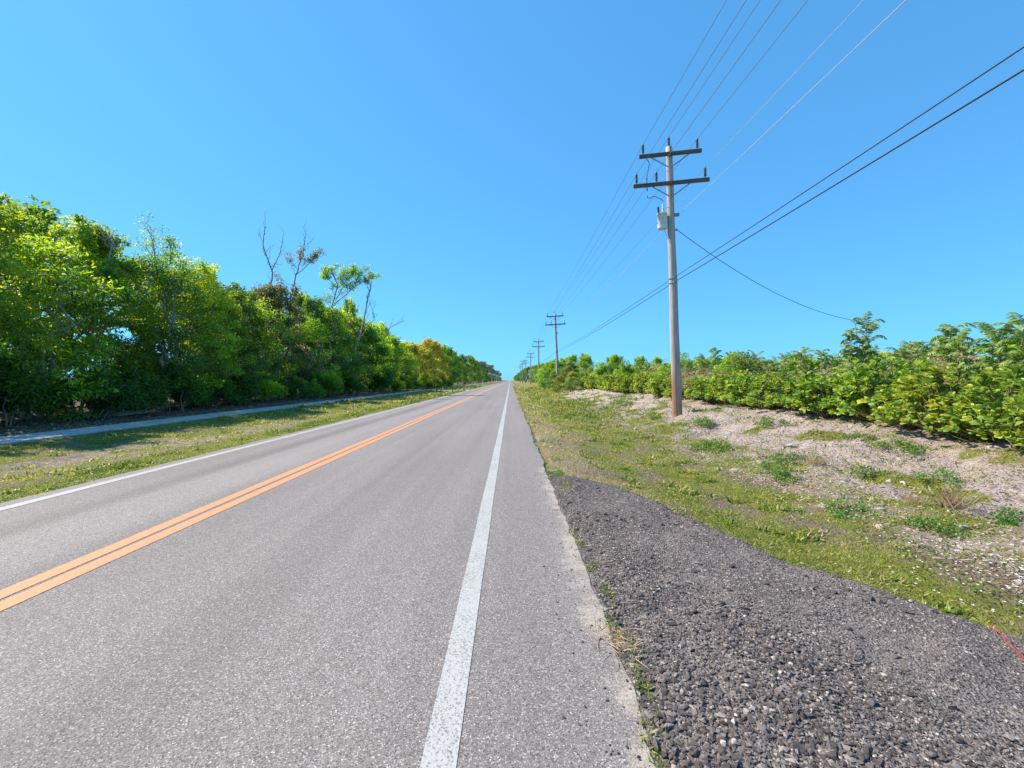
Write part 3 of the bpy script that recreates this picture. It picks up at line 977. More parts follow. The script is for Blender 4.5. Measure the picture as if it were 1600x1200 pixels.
# taller trees that tie the emergent ones into the canopy
for q, (px_, py_, X, m_, lab) in enumerate(((545, 468, -20.6, 'green', 'full green tree carrying the canopy up under the airy crown'), (468, 458, -22.0, 'green', 'green tree right at the foot of the sparse tufted tree'),
                                            (596, 505, -19.6, 'bright', 'bright rounded tree under the leaning bare branches'))):
    Y_ = F * X / (px_ - CX)
    pr = protoF[q % 3]
    o = place(pr, used, X, Y_, rz=q * 2.1, s=(.72, .72, (H + (CY - py_) / F * Y_) / TOP[pr.name]), mat=m_)
    tag(o, lab, 'tree', 'trees joining the tall ones to the wall')

# low shrubs at the foot of the wall
protoS = [make_tree('understory_shrub', 200 + q, h=1.9, r=1.25, low=.1, nclump=46, per=110, leaf=.12, stems=5, crad=(.25, .5), mat='dark') for q in range(3)]
Y = 12.5; k = 0
while Y < 110:
    X = -16.9 + rs.uniform(-.5, .5) + (1.2 if Y > 60 else 0)
    s_ = rs.uniform(.7, 1.35)
    t_ = ['dark', 'green', 'dark', 'bright'][k % 4] if Y > 30 else 'dark'
    o = place(protoS[k % 3], used, X, Y, rz=rs.uniform(0, 6.28), s=(s_, s_, s_ * rs.uniform(.8, 1.15)), mat=t_)
    if k < 12: lab = f'low {words[t_]} shrub at the foot of the tree wall, {ORD[k]} from the left'
    else: lab = f'low {words[t_]} shrub at the foot of the far half of the tree wall'
    tag(o, lab, 'shrub', 'shrubs at the foot of the tree wall')
    Y += (2.4 if Y < 40 else 4.2) * rs.uniform(.8, 1.3); k += 1


# bare and half-bare tall trees rising over the wall
def branchy(tb, a, b, r0, rg, depth, tips, spread=.55, nsub=3, wob=.16):
    P = crooked(a, b, rg, 7, wob)
    tube(tb, P, np.linspace(r0, r0 * .4, 7), 6 if depth > 1 else 4, caps=depth == 0)
    tips.append(P[-1])
    if depth == 0: return
    L = np.linalg.norm(P[-1] - P[0]); d0 = unit(P[-1] - P[0])
    for q in range(nsub):
        f = .45 + .5 * (q + rg.random() * .7) / nsub
        j = P[min(6, int(f * 6))]
        d = unit(d0 + rg.normal(0, spread, 3) + np.array([0, 0, .25]))
        branchy(tb, j, j + d * L * rg.uniform(.4, .68), r0 * .5, rg, depth - 1, tips, spread, nsub, wob)


def bare_tree(name, X, Y, stems, seed, leafmat=None, nleaf=0, label='', low=.4, depth=2, tipskip=1, leaf=.15, crad=(.35, .6), per=60, only=None):
    """stems: photo pixels of each main branch: [(x0,y0),(x1,y1),...] at depth Y, first starts at the ground"""
    rg = np.random.default_rng(seed)
    root = empty(name, (X, Y, float(height(X, Y))))
    z0 = root.location.z
    tb = MB(); tips = []
    for (pts, r0, dep) in stems:
        W = []
        for (qx, qy) in pts:
            wx = (qx - CX) / F * Y - X; wz = H - (qy - CY) / F * Y - z0
            W.append((wx, rg.normal(0, .3), max(wz, -.2)))
        W = np.array(W)
        W[0, 1] = 0
        # smooth polyline
        fine_ = []
        for q in range(len(W) - 1):
            fine_.append(crooked(W[q], W[q + 1], rg, 5, .07)[:-1])
        fine_.append(W[-1:]); P = np.concatenate(fine_)
        r0 = r0 * .68
        tube(tb, P, np.linspace(r0, r0 * .3, len(P)), 6)
        tips.append(P[-1])
        L = np.linalg.norm(P[-1] - P[len(P) // 3])
        if dep > 0:
            for q in range(8):
                j = P[min(len(P) - 1, int(len(P) * (.40 + .075 * q)))] if len(P) > 3 else P[-1]
                d = unit(unit(P[-1] - P[0]) + rg.normal(0, .45, 3) + np.array([0, 0, .2]))
                branchy(tb, j, j + d * min(L * .32, 2.0) * rg.uniform(.6, 1.1), r0 * .3, rg, dep - 1, tips, .5, 3)
    tb.build('trunk', PALEBARK, root, smooth=True)
    if leafmat:
        T_ = np.array(tips)
        if only is not None: T_ = T_[only(T_)]
        T_ = T_[::tipskip]
        mb = MB()
        clump_leaves(mb, T_, rg.uniform(crad[0], crad[1], len(T_)), per, leaf, rg, base_t=.55)
        mb.build('crown', LEAF[leafmat], root)
    tag(root, label, 'tree')
    return root


bare_tree('dead_tree', -20.2, 36, [([(416, 600), (420, 470), (424, 425), (414, 385), (412, 352)], .13, 1), ([(424, 425), (437, 395), (441, 362)], .07, 1), ([(437, 395), (448, 385)], .03, 0), ([(414, 400), (404, 360)], .04, 1)], 31,
          label='tall bare leafless tree with forked grey branches above the wall')
bare_tree('sparse_tree', -20.5, 42, [([(448, 600), (452, 465), (462, 430), (472, 400), (478, 372)], .14, 2), ([(462, 430), (485, 412), (497, 398)], .06, 2), ([(466, 420), (475, 395)], .05, 1)], 32, 'grey', label='thin grey tree with sparse tufts of leaves beside the bare tree', per=34, crad=(.25, .5), tipskip=1, leaf=.13, only=lambda T: (T[:, 2] > 9.0) & (T[:, 2] < 14.2))
bare_tree('sparse_tree', -21, 50, [([(512, 600), (518, 500), (520, 470), (528, 445), (520, 425)], .18, 2), ([(520, 480), (545, 455), (565, 428)], .09, 2), ([(528, 450), (545, 432), (550, 420)], .07, 2), ([(528, 452), (514, 436), (508, 424)], .06, 2), ([(545, 455), (566, 442), (578, 430)], .06, 2), ([(524, 470), (536, 448), (536, 424)], .06, 2)], 33, 'green', label='tall open green tree with airy crown standing above the wall', per=34, crad=(.28, .6), tipskip=1, leaf=.16, only=lambda T: T[:, 2] > 7.2)
bare_tree('sparse_tree', -16.6, 49.5, [([(556, 604), (558, 540), (565, 500), (575, 460), (580, 440)], .17, 2), ([(560, 530), (585, 500), (578, 470)], .07, 2), ([(556, 560), (545, 510), (540, 480)], .08, 2)], 34, 'grey', label='pale grey branched tree with thin foliage right of the airy green tree', per=24, crad=(.3, .55), tipskip=3, leaf=.15, only=lambda T: T[:, 2] < 9)
bare_tree('dead_tree', -17.8, 62, [([(600, 600), (588, 560), (592, 525), (615, 508), (632, 500)], .14, 1), ([(592, 525), (606, 520), (615, 495)], .06, 1), ([(597, 545), (606, 535), (618, 520)], .05, 1)], 35, label='leaning bare pale branches reaching right over the wall')
bare_tree('sparse_tree', -21, 24, [([(225, 600), (238, 470), (245, 420), (240, 375)], .12, 2), ([(240, 440), (262, 410), (272, 385)], .06, 2)], 36, 'green', label='slender feathery sapling poking above the left tree wall', per=20, crad=(.25, .45), leaf=.13, only=lambda T: T[:, 2] > 6.3)

# pale dead stems at the foot of the trees
mb = MB()
rg = np.random.default_rng(77)
for q in range(9):
    tube(mb, crooked((-.1 + q * .07, rg.normal(0, .25), .02 + rg.random() * .1), (.1 + q * .09, 1.4 + rg.random(), .05 + .12 * rg.random()), rg, 6, .06), np.linspace(.022, .01, 6), 5)
x_, y_, z_ = at(150, 652)
tag(mb.build('palm_stalk_pile', PALEBARK, loc=(x_, y_, z_)), 'heap of dry fallen stalks in the shade under the trees', 'debris')


# ------------------------------------------------------------------ right side plants
def frond(mb, tb, base, d, L, droop, npair, ll, lw, rg, t0=.5, mat=0, fold=.35, rr=.008):
    base = np.array(base, float); d = unit(np.array(d, float))
    n_ = 10
    P = [base]
    dd_ = d.copy()
    for q in range(n_):
        dd_ = unit(dd_ + np.array([0, 0, -droop / n_ * (1 + q * .25)]))
        P.append(P[-1] + dd_ * L / n_)
    P = np.array(P)
    tube(tb, P, np.linspace(rr, rr * .3, n_ + 1), 4, caps=False)
    t = np.linspace(.14, 1, npair)
    pp = np.stack([np.interp(t * n_, np.arange(n_ + 1), P[:, c]) for c in range(3)], 1)
    T = unit(np.gradient(P, axis=0)); tt = np.stack([np.interp(t * n_, np.arange(n_ + 1), T[:, c]) for c in range(3)], 1)
    S = unit(np.cross(tt, [0, 0, 1.])); U = np.cross(S, tt)
    prof = np.sin(np.clip(t, 0, 1) * math.pi * .85 + .25) ** .6
    for sg in (-1, 1):
        D = sg * S * .85 + tt * .55 - np.array([0, 0, fold]) + rg.normal(0, .12, (npair, 3))
        leaves(mb, pp, D, U + rg.normal(0, .2, (npair, 3)), ll * prof * rg.uniform(.85, 1.1, npair), lw * rg.uniform(.8, 1.1, npair), 'leaflet', np.clip(t0 + rg.normal(0, .14, npair), 0, 1), mat)


def make_hedge_shrub(seed):
    rg = np.random.default_rng(seed)
    root = empty('hedge_shrub')
    tb = MB(); mb = MB()
    n_ = 150
    u_ = rg.random(n_); a_ = rg.uniform(0, 6.28, n_)
    el = np.arcsin(np.clip(rg.uniform(-.15, 1, n_), -1, 1))
    rad = .5 + .42 * rg.random(n_) ** .6
    lum_ = 1 + .22 * np.cos(a_ * 2 + seed) * np.cos(el) + .18 * np.cos(a_ * 5 + seed * 2) + .10 * rg.normal(0, 1, n_)
    d = np.stack([np.cos(el) * np.cos(a_), np.cos(el) * np.sin(a_), np.sin(el)], 1)
    P = d * (rad * lum_)[:, None] * np.array([.82, .82, 1.0]) + np.array([0, 0, .36])
    P[:, 2] = np.maximum(P[:, 2], .08)
    extra = []
    for q in range(30):
        a2 = rg.uniform(0, 6.28); r2 = .75 * rg.random() ** .5
        zt_ = .95 + .45 * (1 - r2) + rg.uniform(.0, .5)
        for s3 in range(3): extra.append((r2 * math.cos(a2) + rg.normal(0, .03), r2 * math.sin(a2) + rg.normal(0, .03), zt_ - s3 * .13))
    P = np.concatenate([P, np.array(extra)]); d = np.concatenate([d, np.tile([[0, 0, 1.]], (len(extra), 1))]); n_ = len(P)
    for q in range(0, n_, 2):
        tube(tb, crooked((rg.normal(0, .09), rg.normal(0, .09), -.06), P[q], rg, 5, .1), np.linspace(.016, .006, 5), 4, caps=False)
    tb.build('stem', STEM, root, smooth=True)
    for q in range(n_):
        ax = unit(d[q] * .8 + np.array([0, 0, .55]) + rg.normal(0, .3, 3))
        s_ = unit(np.cross(ax, [.3, .5, .1])); u2 = np.cross(ax, s_)
        k = rg.integers(7, 11)
        an = np.arange(k) * 2.4 + rg.random()
        tl = np.linspace(.25, 1.25, k)
        D = np.cos(tl)[:, None] * ax + np.sin(tl)[:, None] * (np.cos(an)[:, None] * s_ + np.sin(an)[:, None] * u2)
        D = D + rg.normal(0, .24, (k, 3))
        L = rg.uniform(.095, .17, k)
        t_ = np.clip(.46 + rg.normal(0, .17) + rg.normal(0, .16, k) + (tl < .6) * .18, 0, .9)
        t_[rg.random(k) < .007] = rg.uniform(.93, 1)
        leaves(mb, P[q] + ax * (.03 * (1.25 - tl))[:, None], D, np.tile(ax, (k, 1)) + rg.normal(0, .3, (k, 3)), L, L * rg.uniform(.5, .72, k), 'obovate', t_)
    mb.build('foliage', LEAF['thick'], root)
    return register(root)


protoH = [make_hedge_shrub(300 + q) for q in range(6)]
Y = 6.6; k = 0
while Y < 62:
    if 23.3 < Y < 25.6: Y += .8; continue
    X = 10.25 + rs.uniform(-.35, .35) - 1.0 * math.exp(-((Y - 6.8) / 3.2) ** 2)
    s_ = rs.uniform(.92, 1.25)
    o = place(protoH[k % 6], used, X, Y, rz=rs.uniform(0, 6.28), s=(s_ * 1.05, s_ * 1.05, s_ * rs.uniform(.58, .88)))
    pxx = CX + F * X / Y
    if pxx > 1100: lab = f'broad-leaved yellow-green hedge shrub on the bank, {ORD[min(k, 19)]} from the right edge'
    else: lab = 'broad-leaved green hedge shrub in the row left of the nearest pole'
    tag(o, lab, 'shrub', 'broad-leaved shrubs in the hedge on the bank')
    Y += (1.0 if Y < 14 else 1.25 if Y < 30 else 1.9) * rs.uniform(.85, 1.15); k += 1


def make_sapling(seed, h=3.2, nf=16, fl=.95, name='compound_leaf_sapling', np_=11, ll=.24, lw=.075):
    rg = np.random.default_rng(seed)
    root = empty(name)
    tb = MB(); mb = MB()
    P = crooked((0, 0, -.08), (rg.normal(0, .2), rg.normal(0, .2), h), rg, 9, .06)
    tube(tb, P, np.linspace(.03, .012, 9), 6)
    for q in range(nf):
        f = .42 + .58 * (q + .5) / nf
        j = np.array([np.interp(f * 8, np.arange(9), P[:, c]) for c in range(3)])
        a_ = q * 2.4 + rg.normal(0, .2)
        up = .6 + 1.7 * f * f + rg.normal(0, .25)
        frond(mb, tb, j, (math.cos(a_), math.sin(a_), up), fl * rg.uniform(.7, 1.25) * (1.15 - .3 * f), rg.uniform(.7, 1.2), np_, ll, lw, rg, .5)
    tb.build('stem', STEM, root, smooth=True)
    mb.build('foliage', LEAF['frond'], root)
    return register(root)


def make_palm(seed, trunk=.4, nf=18, fl=2.2, npair=26, ll=.55, lw=.05, name='young_palm', mat='frond', tr=.09):
    rg = np.random.default_rng(seed)
    root = empty(name)
    tb = MB(); mb = MB(); rb = MB()
    P = crooked((0, 0, -.1), (rg.normal(0, .05 * trunk), rg.normal(0, .05 * trunk), trunk), rg, 8, .03)
    tube(tb, P, np.linspace(tr * 1.25, tr, 8), 8)
    tb.build('trunk', PALEBARK, root, smooth=True)
    for q in range(nf):
        a_ = q * 2.4 + rg.normal(0, .15); f = q / nf
        up = 2.2 - 2.9 * f + rg.normal(0, .15)
        frond(mb, rb, P[-1] + np.array([0, 0, -.1 * f]), (math.cos(a_), math.sin(a_), up), fl * rg.uniform(.8, 1.1), 1.5, npair, ll, lw, rg, .35 + .5 * f, rr=.02)
    rb.build('rachis', STEM, root, smooth=True)
    mb.build('frond_leaflets', LEAF[mat], root)
    return register(root)


def make_dry(seed, h=1.9, n=60):
    rg = np.random.default_rng(seed)
    root = empty('dry_weed')
    tb = MB(); tips = []
    for q in range(n // 4):
        b_ = np.array([rg.normal(0, .35), rg.normal(0, .35), -.05])
        branchy(tb, b_, b_ + np.array([rg.normal(0, .35), rg.normal(0, .35), h * rg.uniform(.6, 1.1)]), .012, rg, 1, tips, .4, 4, .08)
    tb.build('stem', STICKM, root)
    mb = MB(); T = np.array(tips)
    clump_leaves(mb, T, np.full(len(T), .2), 16, .11, rg, wr=.35, base_t=.55)
    mb.build('foliage', LEAF['dry'], root)
    return register(root)


protoW = [make_tree('tall_weed', 400 + q, h=2.6, r=1.25, low=.4, nclump=52, per=62, leaf=.15, stems=6, crad=(.25, .5), mat='frond', bark=STEM, base_t=.5, wr=.42) for q in range(4)]
protoSap = [make_sapling(420 + q, 3.0, nf=26, fl=.85, np_=15, ll=.25, lw=.062) for q in range(3)]
protoP = [make_palm(440 + q) for q in range(2)]
protoD = [make_dry(460 + q) for q in range(3)]

RX = [805, 815, 835, 850, 870, 890, 920, 950, 1000, 1050, 1100, 1150, 1200, 1250, 1300, 1345, 1400, 1450, 1520, 1560, 1600, 1800]
RY = [584, 578, 574, 563, 562, 556, 547, 561, 563, 558, 553, 547, 556, 545, 548, 540, 546, 525, 515, 525, 515, 510]
# tall weeds behind the hedge
Y = 7.5; k = 0
while Y < 64:
    for xo in (12.0, 14.2):
        X = xo + rs.uniform(-.5, .5); y2 = Y + rs.uniform(-.5, .5)
        pxx = CX + F * X / y2
        zt = H + (CY - np.interp(pxx, RX, RY) - (6 if xo < 13 else 2)) / F * y2 - .45
        m_ = ['frond', 'weed', 'green', 'frond', 'bright'][k % 5]
        pr = protoW[k % 4]
        kind_ = 'leafy'
        if k % 5 == 4 and y2 < 45: pr, m_, kind_ = protoD[(k // 5) % 3], None, 'dry'
        elif k % 5 in (1, 3) and y2 < 45: pr, m_, kind_ = protoSap[k % 3], None, 'feather'
        elif k % 11 == 7 and y2 < 45: pr, m_, kind_ = protoP[k % 2], None, 'palm'
        sz_ = max(1.0, zt * rs.choice((.5, .6, .7, .8, .9, 1.0, 1.1))) / TOP[pr.name]
        o = place(pr, used, X, y2, rz=rs.uniform(0, 6.28), s=((rs.uniform(.8, 1.05), rs.uniform(.8, 1.05), sz_) if kind_ in ('leafy', 'dry') else (min(.95, sz_ * .95),) * 2 + (min(sz_, 1.3),)), mat=m_)
        if kind_ in ('feather', 'palm'):
            side_ = 'right of the nearest pole' if pxx > 1070 else 'left of the nearest pole'
            if kind_ == 'feather': tag(o, f'feathery green weed behind the hedge {side_}', 'plant', 'feathery weeds behind the hedge ' + side_)
            else: tag(o, f'small arching palm among weeds {side_}', 'palm', 'small palms among the weeds ' + side_)
        elif m_:
            side_ = 'right of the nearest pole' if pxx > 1070 else 'left of the nearest pole'
            lab = f'leafy tall weed growing behind the hedge {side_}'
            tag(o, lab, 'plant', 'tall weeds behind the hedge ' + side_)
        else:
            tag(o, 'brown dried up weed standing among green weeds behind the hedge', 'plant', 'dried weeds behind the hedge')
        k += 1
    Y += 1.5 if Y < 30 else 2.4
# dry stems in the gap of the hedge by the pole
for q, (X, Y_) in enumerate(((10.3, 23.6), (10.6, 24.4), (10.2, 25.1))):
    o = place(protoD[q], used, X, Y_, rz=q, s=(1, 1, .62))
    tag(o, 'tan dead weed filling the hedge gap just right of the pole', 'plant', 'dead weeds in the hedge gap')
for q, (X, Y_) in enumerate(((10.9, 9.7), (11.0, 11.4), (11.1, 13.2), (11.0, 15.3), (11.2, 17.8), (11.0, 20.4), (11.1, 28.5), (11.2, 33))):
    s_ = .55 + .04 * (q % 4)
    o = place(protoD[q % 3], used, X, Y_, rz=q * 1.7, s=(.9, .9, s_))
    tag(o, 'brown twiggy dead weed poking through the back of the hedge', 'plant', 'dead weeds poking through the hedge')
# shrubs filling the field behind
k = 0
for Xr in (17.5, 21.5, 26.5):
    Y = 9.0 if Xr < 20 else 14
    while Y < 75:
        X = Xr + rs.uniform(-.9, .9)
        pxx = CX + F * X / Y
        if pxx < 1750:
            zt = H + (CY - np.interp(pxx, RX, RY) - 9) / F * Y - .5
            o = place(protoF[k % 3] if k % 2 else protoW[k % 4], used, X, Y, rz=rs.uniform(0, 6.28), s=((.75, .75, zt / TOP[protoF[k % 3].name]) if k % 2 else (1.6, 1.6, zt / TOP[protoW[k % 4].name])), mat=['green', 'frond', 'weed', 'bright'][k % 4])
            o.name = 'field_bush'
            tag(o, 'green bush in the overgrown field behind the tall weeds', 'bush', 'bushes in the overgrown field')
        k += 1
        Y += 4.0 if Y < 30 else 5.5

# saplings that stand out against the sky
SAP = [(1345, 489, 13.0, 'tall narrow feathery sapling rising highest where the service wire ends'), (1322, 515, 12.6, 'shorter feathery sapling just left of the tallest narrow one'),
       (1172, 546, 14.0, 'feathery sapling rising above the hedge right of the pole'), (1258, 541, 13.6, 'feathery sapling midway along the hedge'),
       (1118, 543, 14.5, 'feathery sapling close behind the nearest pole'), (1535, 497, 11.6, 'spreading sapling with long compound leaves near the right edge'),
       (1595, 480, 11.2, 'large drooping sapling cut off by the right edge of the photo'), (1470, 507, 11.9, 'dense green sapling left of the two at the right edge')]
for q, (px_, py_, X, lab) in enumerate(SAP):
    Y_ = F * X / (px_ - CX)
    zt = H + (CY - py_) / F * Y_ - .5
    s_ = zt / TOP[protoSap[q % 3].name]
    o = place(protoSap[q % 3], used, X, Y_, rz=rs.uniform(0, 6.28), s=((s_ * .75, s_ * .75, s_) if q < 2 else (s_ * .95, s_ * .95, s_)))
    tag(o, lab, 'sapling', 'feathery saplings behind the hedge')
for q, (px_, py_, X) in enumerate(((1225, 552, 13.4), (1292, 546, 13.0), (1408, 532, 12.3), (1562, 503, 11.5), (1148, 549, 14.2), (1505, 512, 11.9), (1185, 558, 13.0), (1095, 556, 14.0))):
    Y_ = F * X / (px_ - CX)
    s_ = (H + (CY - py_) / F * Y_ - .5) / TOP[protoSap[q % 3].name]
    o = place(protoSap[q % 3], used, X, Y_, rz=q * 1.9, s=(s_ * .85, s_ * .85, s_))
    tag(o, 'feathery sapling shoot breaking the ragged skyline of the weeds behind the hedge', 'sapling', 'sapling shoots along the weed skyline')
PAL = [(1432, 532, 13.2, .72, 'young palm with dull fronds behind the hedge near the right'), (1075, 545, 20.0, .8, 'small palm crown peeking out right of the pole'),
       (905, 548, 13.0, 2.0, 'large arching palm beside the second pole'), (925, 552, 15.0, 1.9, 'second arching palm behind the hedge end')]
for q, (px_, py_, X, s_, lab) in enumerate(PAL):
    Y_ = F * X / (px_ - CX)
    zt = H + (CY - py_) / F * Y_
    o = place(protoP[q % 2], used, X, Y_, z=max(.4, zt - 2.15 * s_) if q < 2 else .45, rz=rs.uniform(0, 6.28), s=(s_, s_, s_ if q < 2 else zt / 2.3))
    if q < 2: o.location.z = .45; o.scale = (s_, s_, (zt - .45) / 2.0)
    tag(o, lab, 'palm', 'young palms on the right side')

# bushes and trees beyond the hedge towards the vanishing point
BU = [(7.7, 55, 1.8, 'frond'), (8.3, 58.5, 2.6, 'yellow'), (7.1, 61, 2.2, 'yellow'), (8.6, 64, 3.4, 'frond'), (6.9, 66, 2.6, 'weed'), (7.3, 72, 3.2, 'frond'), (7.0, 80, 3.6, 'green'), (7.4, 88, 4.0, 'weed'), (7.2, 98, 4.2, 'bright'), (9.6, 69, 4.2, 'frond'), (8.8, 76, 4.4, 'green'), (9.8, 84, 5.4, 'bright'), (8.9, 92, 5.0, 'green'), (10.2, 100, 6.0, 'green'),
      (12.5, 72, 5.2, 'green'), (13.5, 80, 6.0, 'green'), (13, 90, 6.4, 'bright'), (13.5, 102, 6.5, 'green'), (9.4, 110, 5.4, 'bright'), (10.4, 122, 6.2, 'green'), (10, 136, 6.4, 'green'),
      (10.5, 152, 7, 'dark'), (10, 172, 7.2, 'green'), (10.5, 195, 7.5, 'dark'), (9.5, 222, 8, 'dark'), (9, 255, 8.5, 'dark'), (9.5, 300, 9, 'dark'), (10, 360, 10, 'dark'), (16, 66, 5, 'green'), (18, 76, 5.4, 'green'), (21, 70, 5, 'green'), (25, 74, 5, 'bright')]
for q, (X, Y_, h_, t_) in enumerate(BU):
    r_ = (.30 + .06 * h_) if Y_ < 105 else .9
    o = place(protoF[q % 3], used, X, Y_, rz=rs.uniform(0, 6.28), s=(r_, r_, h_ / TOP[protoF[q % 3].name]), mat=t_)
    o.name = 'verge_bush'
    if t_ == 'yellow': lab = 'dry yellowish bush spilling onto the verge at the hedge end'
    elif X > 15: lab = 'green bush in the field beyond the hedge end'
    elif Y_ < 105: lab = f'{words.get(t_, "light green")} bush in the thicket around the second and third poles'
    else: lab = f'{words[t_]} distant tree on the right of the road near the vanishing point'
    tag(o, lab, 'bush', 'bushes beyond the hedge end')

# tall palms far along the left side
pf = [make_palm(480 + q, trunk=10.5, nf=22, fl=3.2, npair=22, ll=.9, lw=.10, name='tall_palm', mat='palm', tr=.17) for q in range(2)]
for q in range(22):
    Y_ = 232 + q * 20; X = -14.6 - (q % 3) * 1.1
    s_ = rs.uniform(.9, 1.12)
    o = place(pf[q % 2], used, X, Y_, rz=rs.uniform(0, 6.28), s=(s_ * 1.35, s_ * 1.35, s_))
    tag(o, 'tall distant palm in the row left of the vanishing point' if q else 'nearest and tallest of the distant palms left of the road', 'palm', 'distant roadside palms')
for q in range(14):
    Y_ = 310 + q * 38; X = -19 - (q % 3)
    o = place(protoF[q % 3], used, X, Y_, rz=rs.uniform(0, 6.28), s=(1.4, 1.6, .8), mat='dark')
    o.name = 'distant_tree'
    tag(o, 'dark distant tree behind the palm row near the vanishing point', 'tree', 'distant trees by the palms')
for q in range(10):
    Y_ = 420 + q * 60
    o = place(protoF[q % 3], used, 10.5 + (q % 2) * 2, Y_, rz=rs.uniform(0, 6.28), s=(1.3, 1.6, 1.1), mat='dark')
    o.name = 'distant_tree'
    tag(o, 'dark distant tree closing the right side at the vanishing point', 'tree', 'distant trees right of the road')

# ------------------------------------------------------------------ weeds, rocks and litter on the bank
def make_weed(seed, spread=.42, hgt=.22):
    rg = np.random.default_rng(seed)
    mb = MB()
    n_ = 62
    sub = np.stack([rg.normal(0, spread * .9, 5), rg.normal(0, spread * .45, 5)], 1); k_ = rg.integers(0, 5, n_)
    cen = np.stack([sub[k_, 0] + rg.normal(0, spread * .3, n_), sub[k_, 1] + rg.normal(0, spread * .3, n_), rg.uniform(.02, hgt, n_)], 1)
    cen[:, 2] *= np.exp(-(cen[:, 0] ** 2 + cen[:, 1] ** 2) / spread ** 2 / .6)
    cen[:, 2] += .015
    clump_leaves(mb, cen, rg.uniform(.05, .11, n_), 20, .05, rg, wr=.42, droop=-.1, base_t=.5)
    return mb.build('weed_clump', LEAF['weed'])


pw = [make_weed(500 + q) for q in range(4)]
WEED = [(1207, 663, 1.15, 'largest green weed clump on the sand below the hedge'), (1405, 702, 1.0, 'green weed clump on the bank below the hedge, nearest the right shrubs'),
        (1340, 688, .9, 'low green weed mat just left of the right bank clump'), (1350, 745, 1.0, 'green weed clump in the middle of the sandy bank'), (1482, 750, .8, 'small green weed patch right of mid bank'),
        (1100, 664, 1.3, 'green weed clump right beside the pole foot'), (1020, 655, 1.1, 'green weeds left of the pole foot'), (1205, 740, 1.1, 'bright weed clump lower on the ditch bank'),
        (1230, 716, .7, 'little weed between the upper and lower bank clumps'), (975, 632, 1.5, 'green weed patch on the far bank under the hedge'), (1320, 795, .8, 'olive weed tuft above the ditch'),
        (1585, 815, .8, 'weed tuft at the right edge of the photo'), (1270, 720, .6, 'short weed tuft right of the lower bank clump'), (1460, 830, .7, 'weed tuft low on the right of the ditch bank'),
        (1130, 700, 1.2, 'flowering weed patch below the pole'), (870, 745, .55, 'grass clump at the tip of the gravel apron')]
for q, (px_, py_, s_, lab) in enumerate(WEED):
    x_, y_, z_ = at(px_, py_)
    o = pw[q] if q < 4 else pw[q % 4].copy()
    if q >= 4: C.objects.link(o)
    o.location = (x_, y_, z_); o.rotation_euler = (0, 0, q * 1.3); o.scale = (s_, s_, s_)
    tag(o, lab, 'weed', 'weed clumps on the bank')


def make_tuft(seed, n=150, L=.26):
    rg = np.random.default_rng(seed)
    mb = MB()
    D = np.stack([rg.normal(0, .45, n), rg.normal(0, .45, n), np.ones(n)], 1)
    leaves(mb, np.stack([rg.normal(0, .09, n), rg.normal(0, .09, n), np.zeros(n) - .01], 1), D, np.stack([D[:, 1], -D[:, 0], D[:, 2] * .2], 1), L * rg.uniform(.5, 1.2, n), .009, 'blade', rg.uniform(.3, 1, n))
    return mb.build('dry_grass_tuft', LEAF['dry'])


tf = make_tuft(600)
TUFT = [(1488, 790, 1.1, 'tan dry grass tuft on the right of the sandy bank'), (1435, 790, .7, 'smaller dry grass tuft left of the tan one'), (1275, 725, .8, 'short dry tuft on the middle of the bank'), (1310, 800, .8, 'dry grass tuft just above the ditch')]
for q, (px_, py_, s_, lab) in enumerate(TUFT):
    x_, y_, z_ = at(px_, py_)
    o = tf if q == 0 else tf.copy()
    if q: C.objects.link(o)
    o.location = (x_, y_, z_); o.scale = (s_, s_, s_); o.rotation_euler = (0, 0, q)
    tag(o, lab, 'grass tuft', 'dry grass tufts')
rg = np.random.default_rng(9)
mb = MB()
n_ = 130
D = np.stack([rg.normal(.3, .6, n_), rg.normal(-.2, .6, n_), rg.uniform(0, .3, n_)], 1)
xx = rg.normal(.66, .06, n_); yy = rg.normal(2.66, .10, n_)
leaves(mb, np.stack([xx - .66, yy - 2.66, np.maximum(apron(xx, yy), 0) + .008], 1), D, np.stack([D[:, 1], -D[:, 0], np.full(n_, .6)], 1), rg.uniform(.05, .13, n_), .005, 'blade', rg.uniform(.4, 1, n_))
tag(mb.build('straw_clump', LEAF['dry'], loc=(.66, 2.66, .004)), 'wisp of dead straw lying between asphalt and gravel', 'straw')

ROCK = [(1243, 696, .16, 'pale flat rock on the bank below the green clump'), (1150, 735, .09, 'pale stone at the ditch below the pole')]
for q, (px_, py_, s_, lab) in enumerate(ROCK):
    x_, y_, z_ = at(px_, py_)
    rg = np.random.default_rng(900 + q)
    mb = MB()
    base = ICO_V; f = ICO_F
    # subdivide once for a rounder, pitted lump
    ed = {}; V = list(base); F2 = []
    def mid(i, j):
        k_ = (min(i, j), max(i, j))
        if k_ not in ed: V.append(unit((V[i] + V[j]) / 2) * (1 + rg.normal(0, .07))); ed[k_] = len(V) - 1
        return ed[k_]
    for i, j, k_ in f:
        a_, b_, c_ = mid(i, j), mid(j, k_), mid(k_, i)
        F2 += [(i, a_, c_), (a_, j, b_), (c_, b_, k_), (a_, b_, c_)]
    V = np.array(V) * (1 + rg.normal(0, .05, (len(V), 1))) * np.array([1.5, .9, .42]) * s_
    mb.add(V, F2)
    o = mb.build('rock', PALESTONE, loc=(x_, y_, z_ + s_ * .02)); o.rotation_euler = (0, 0, rg.uniform(-.4, .4))
    tag(o, lab, 'rock', 'pale rocks on the bank')

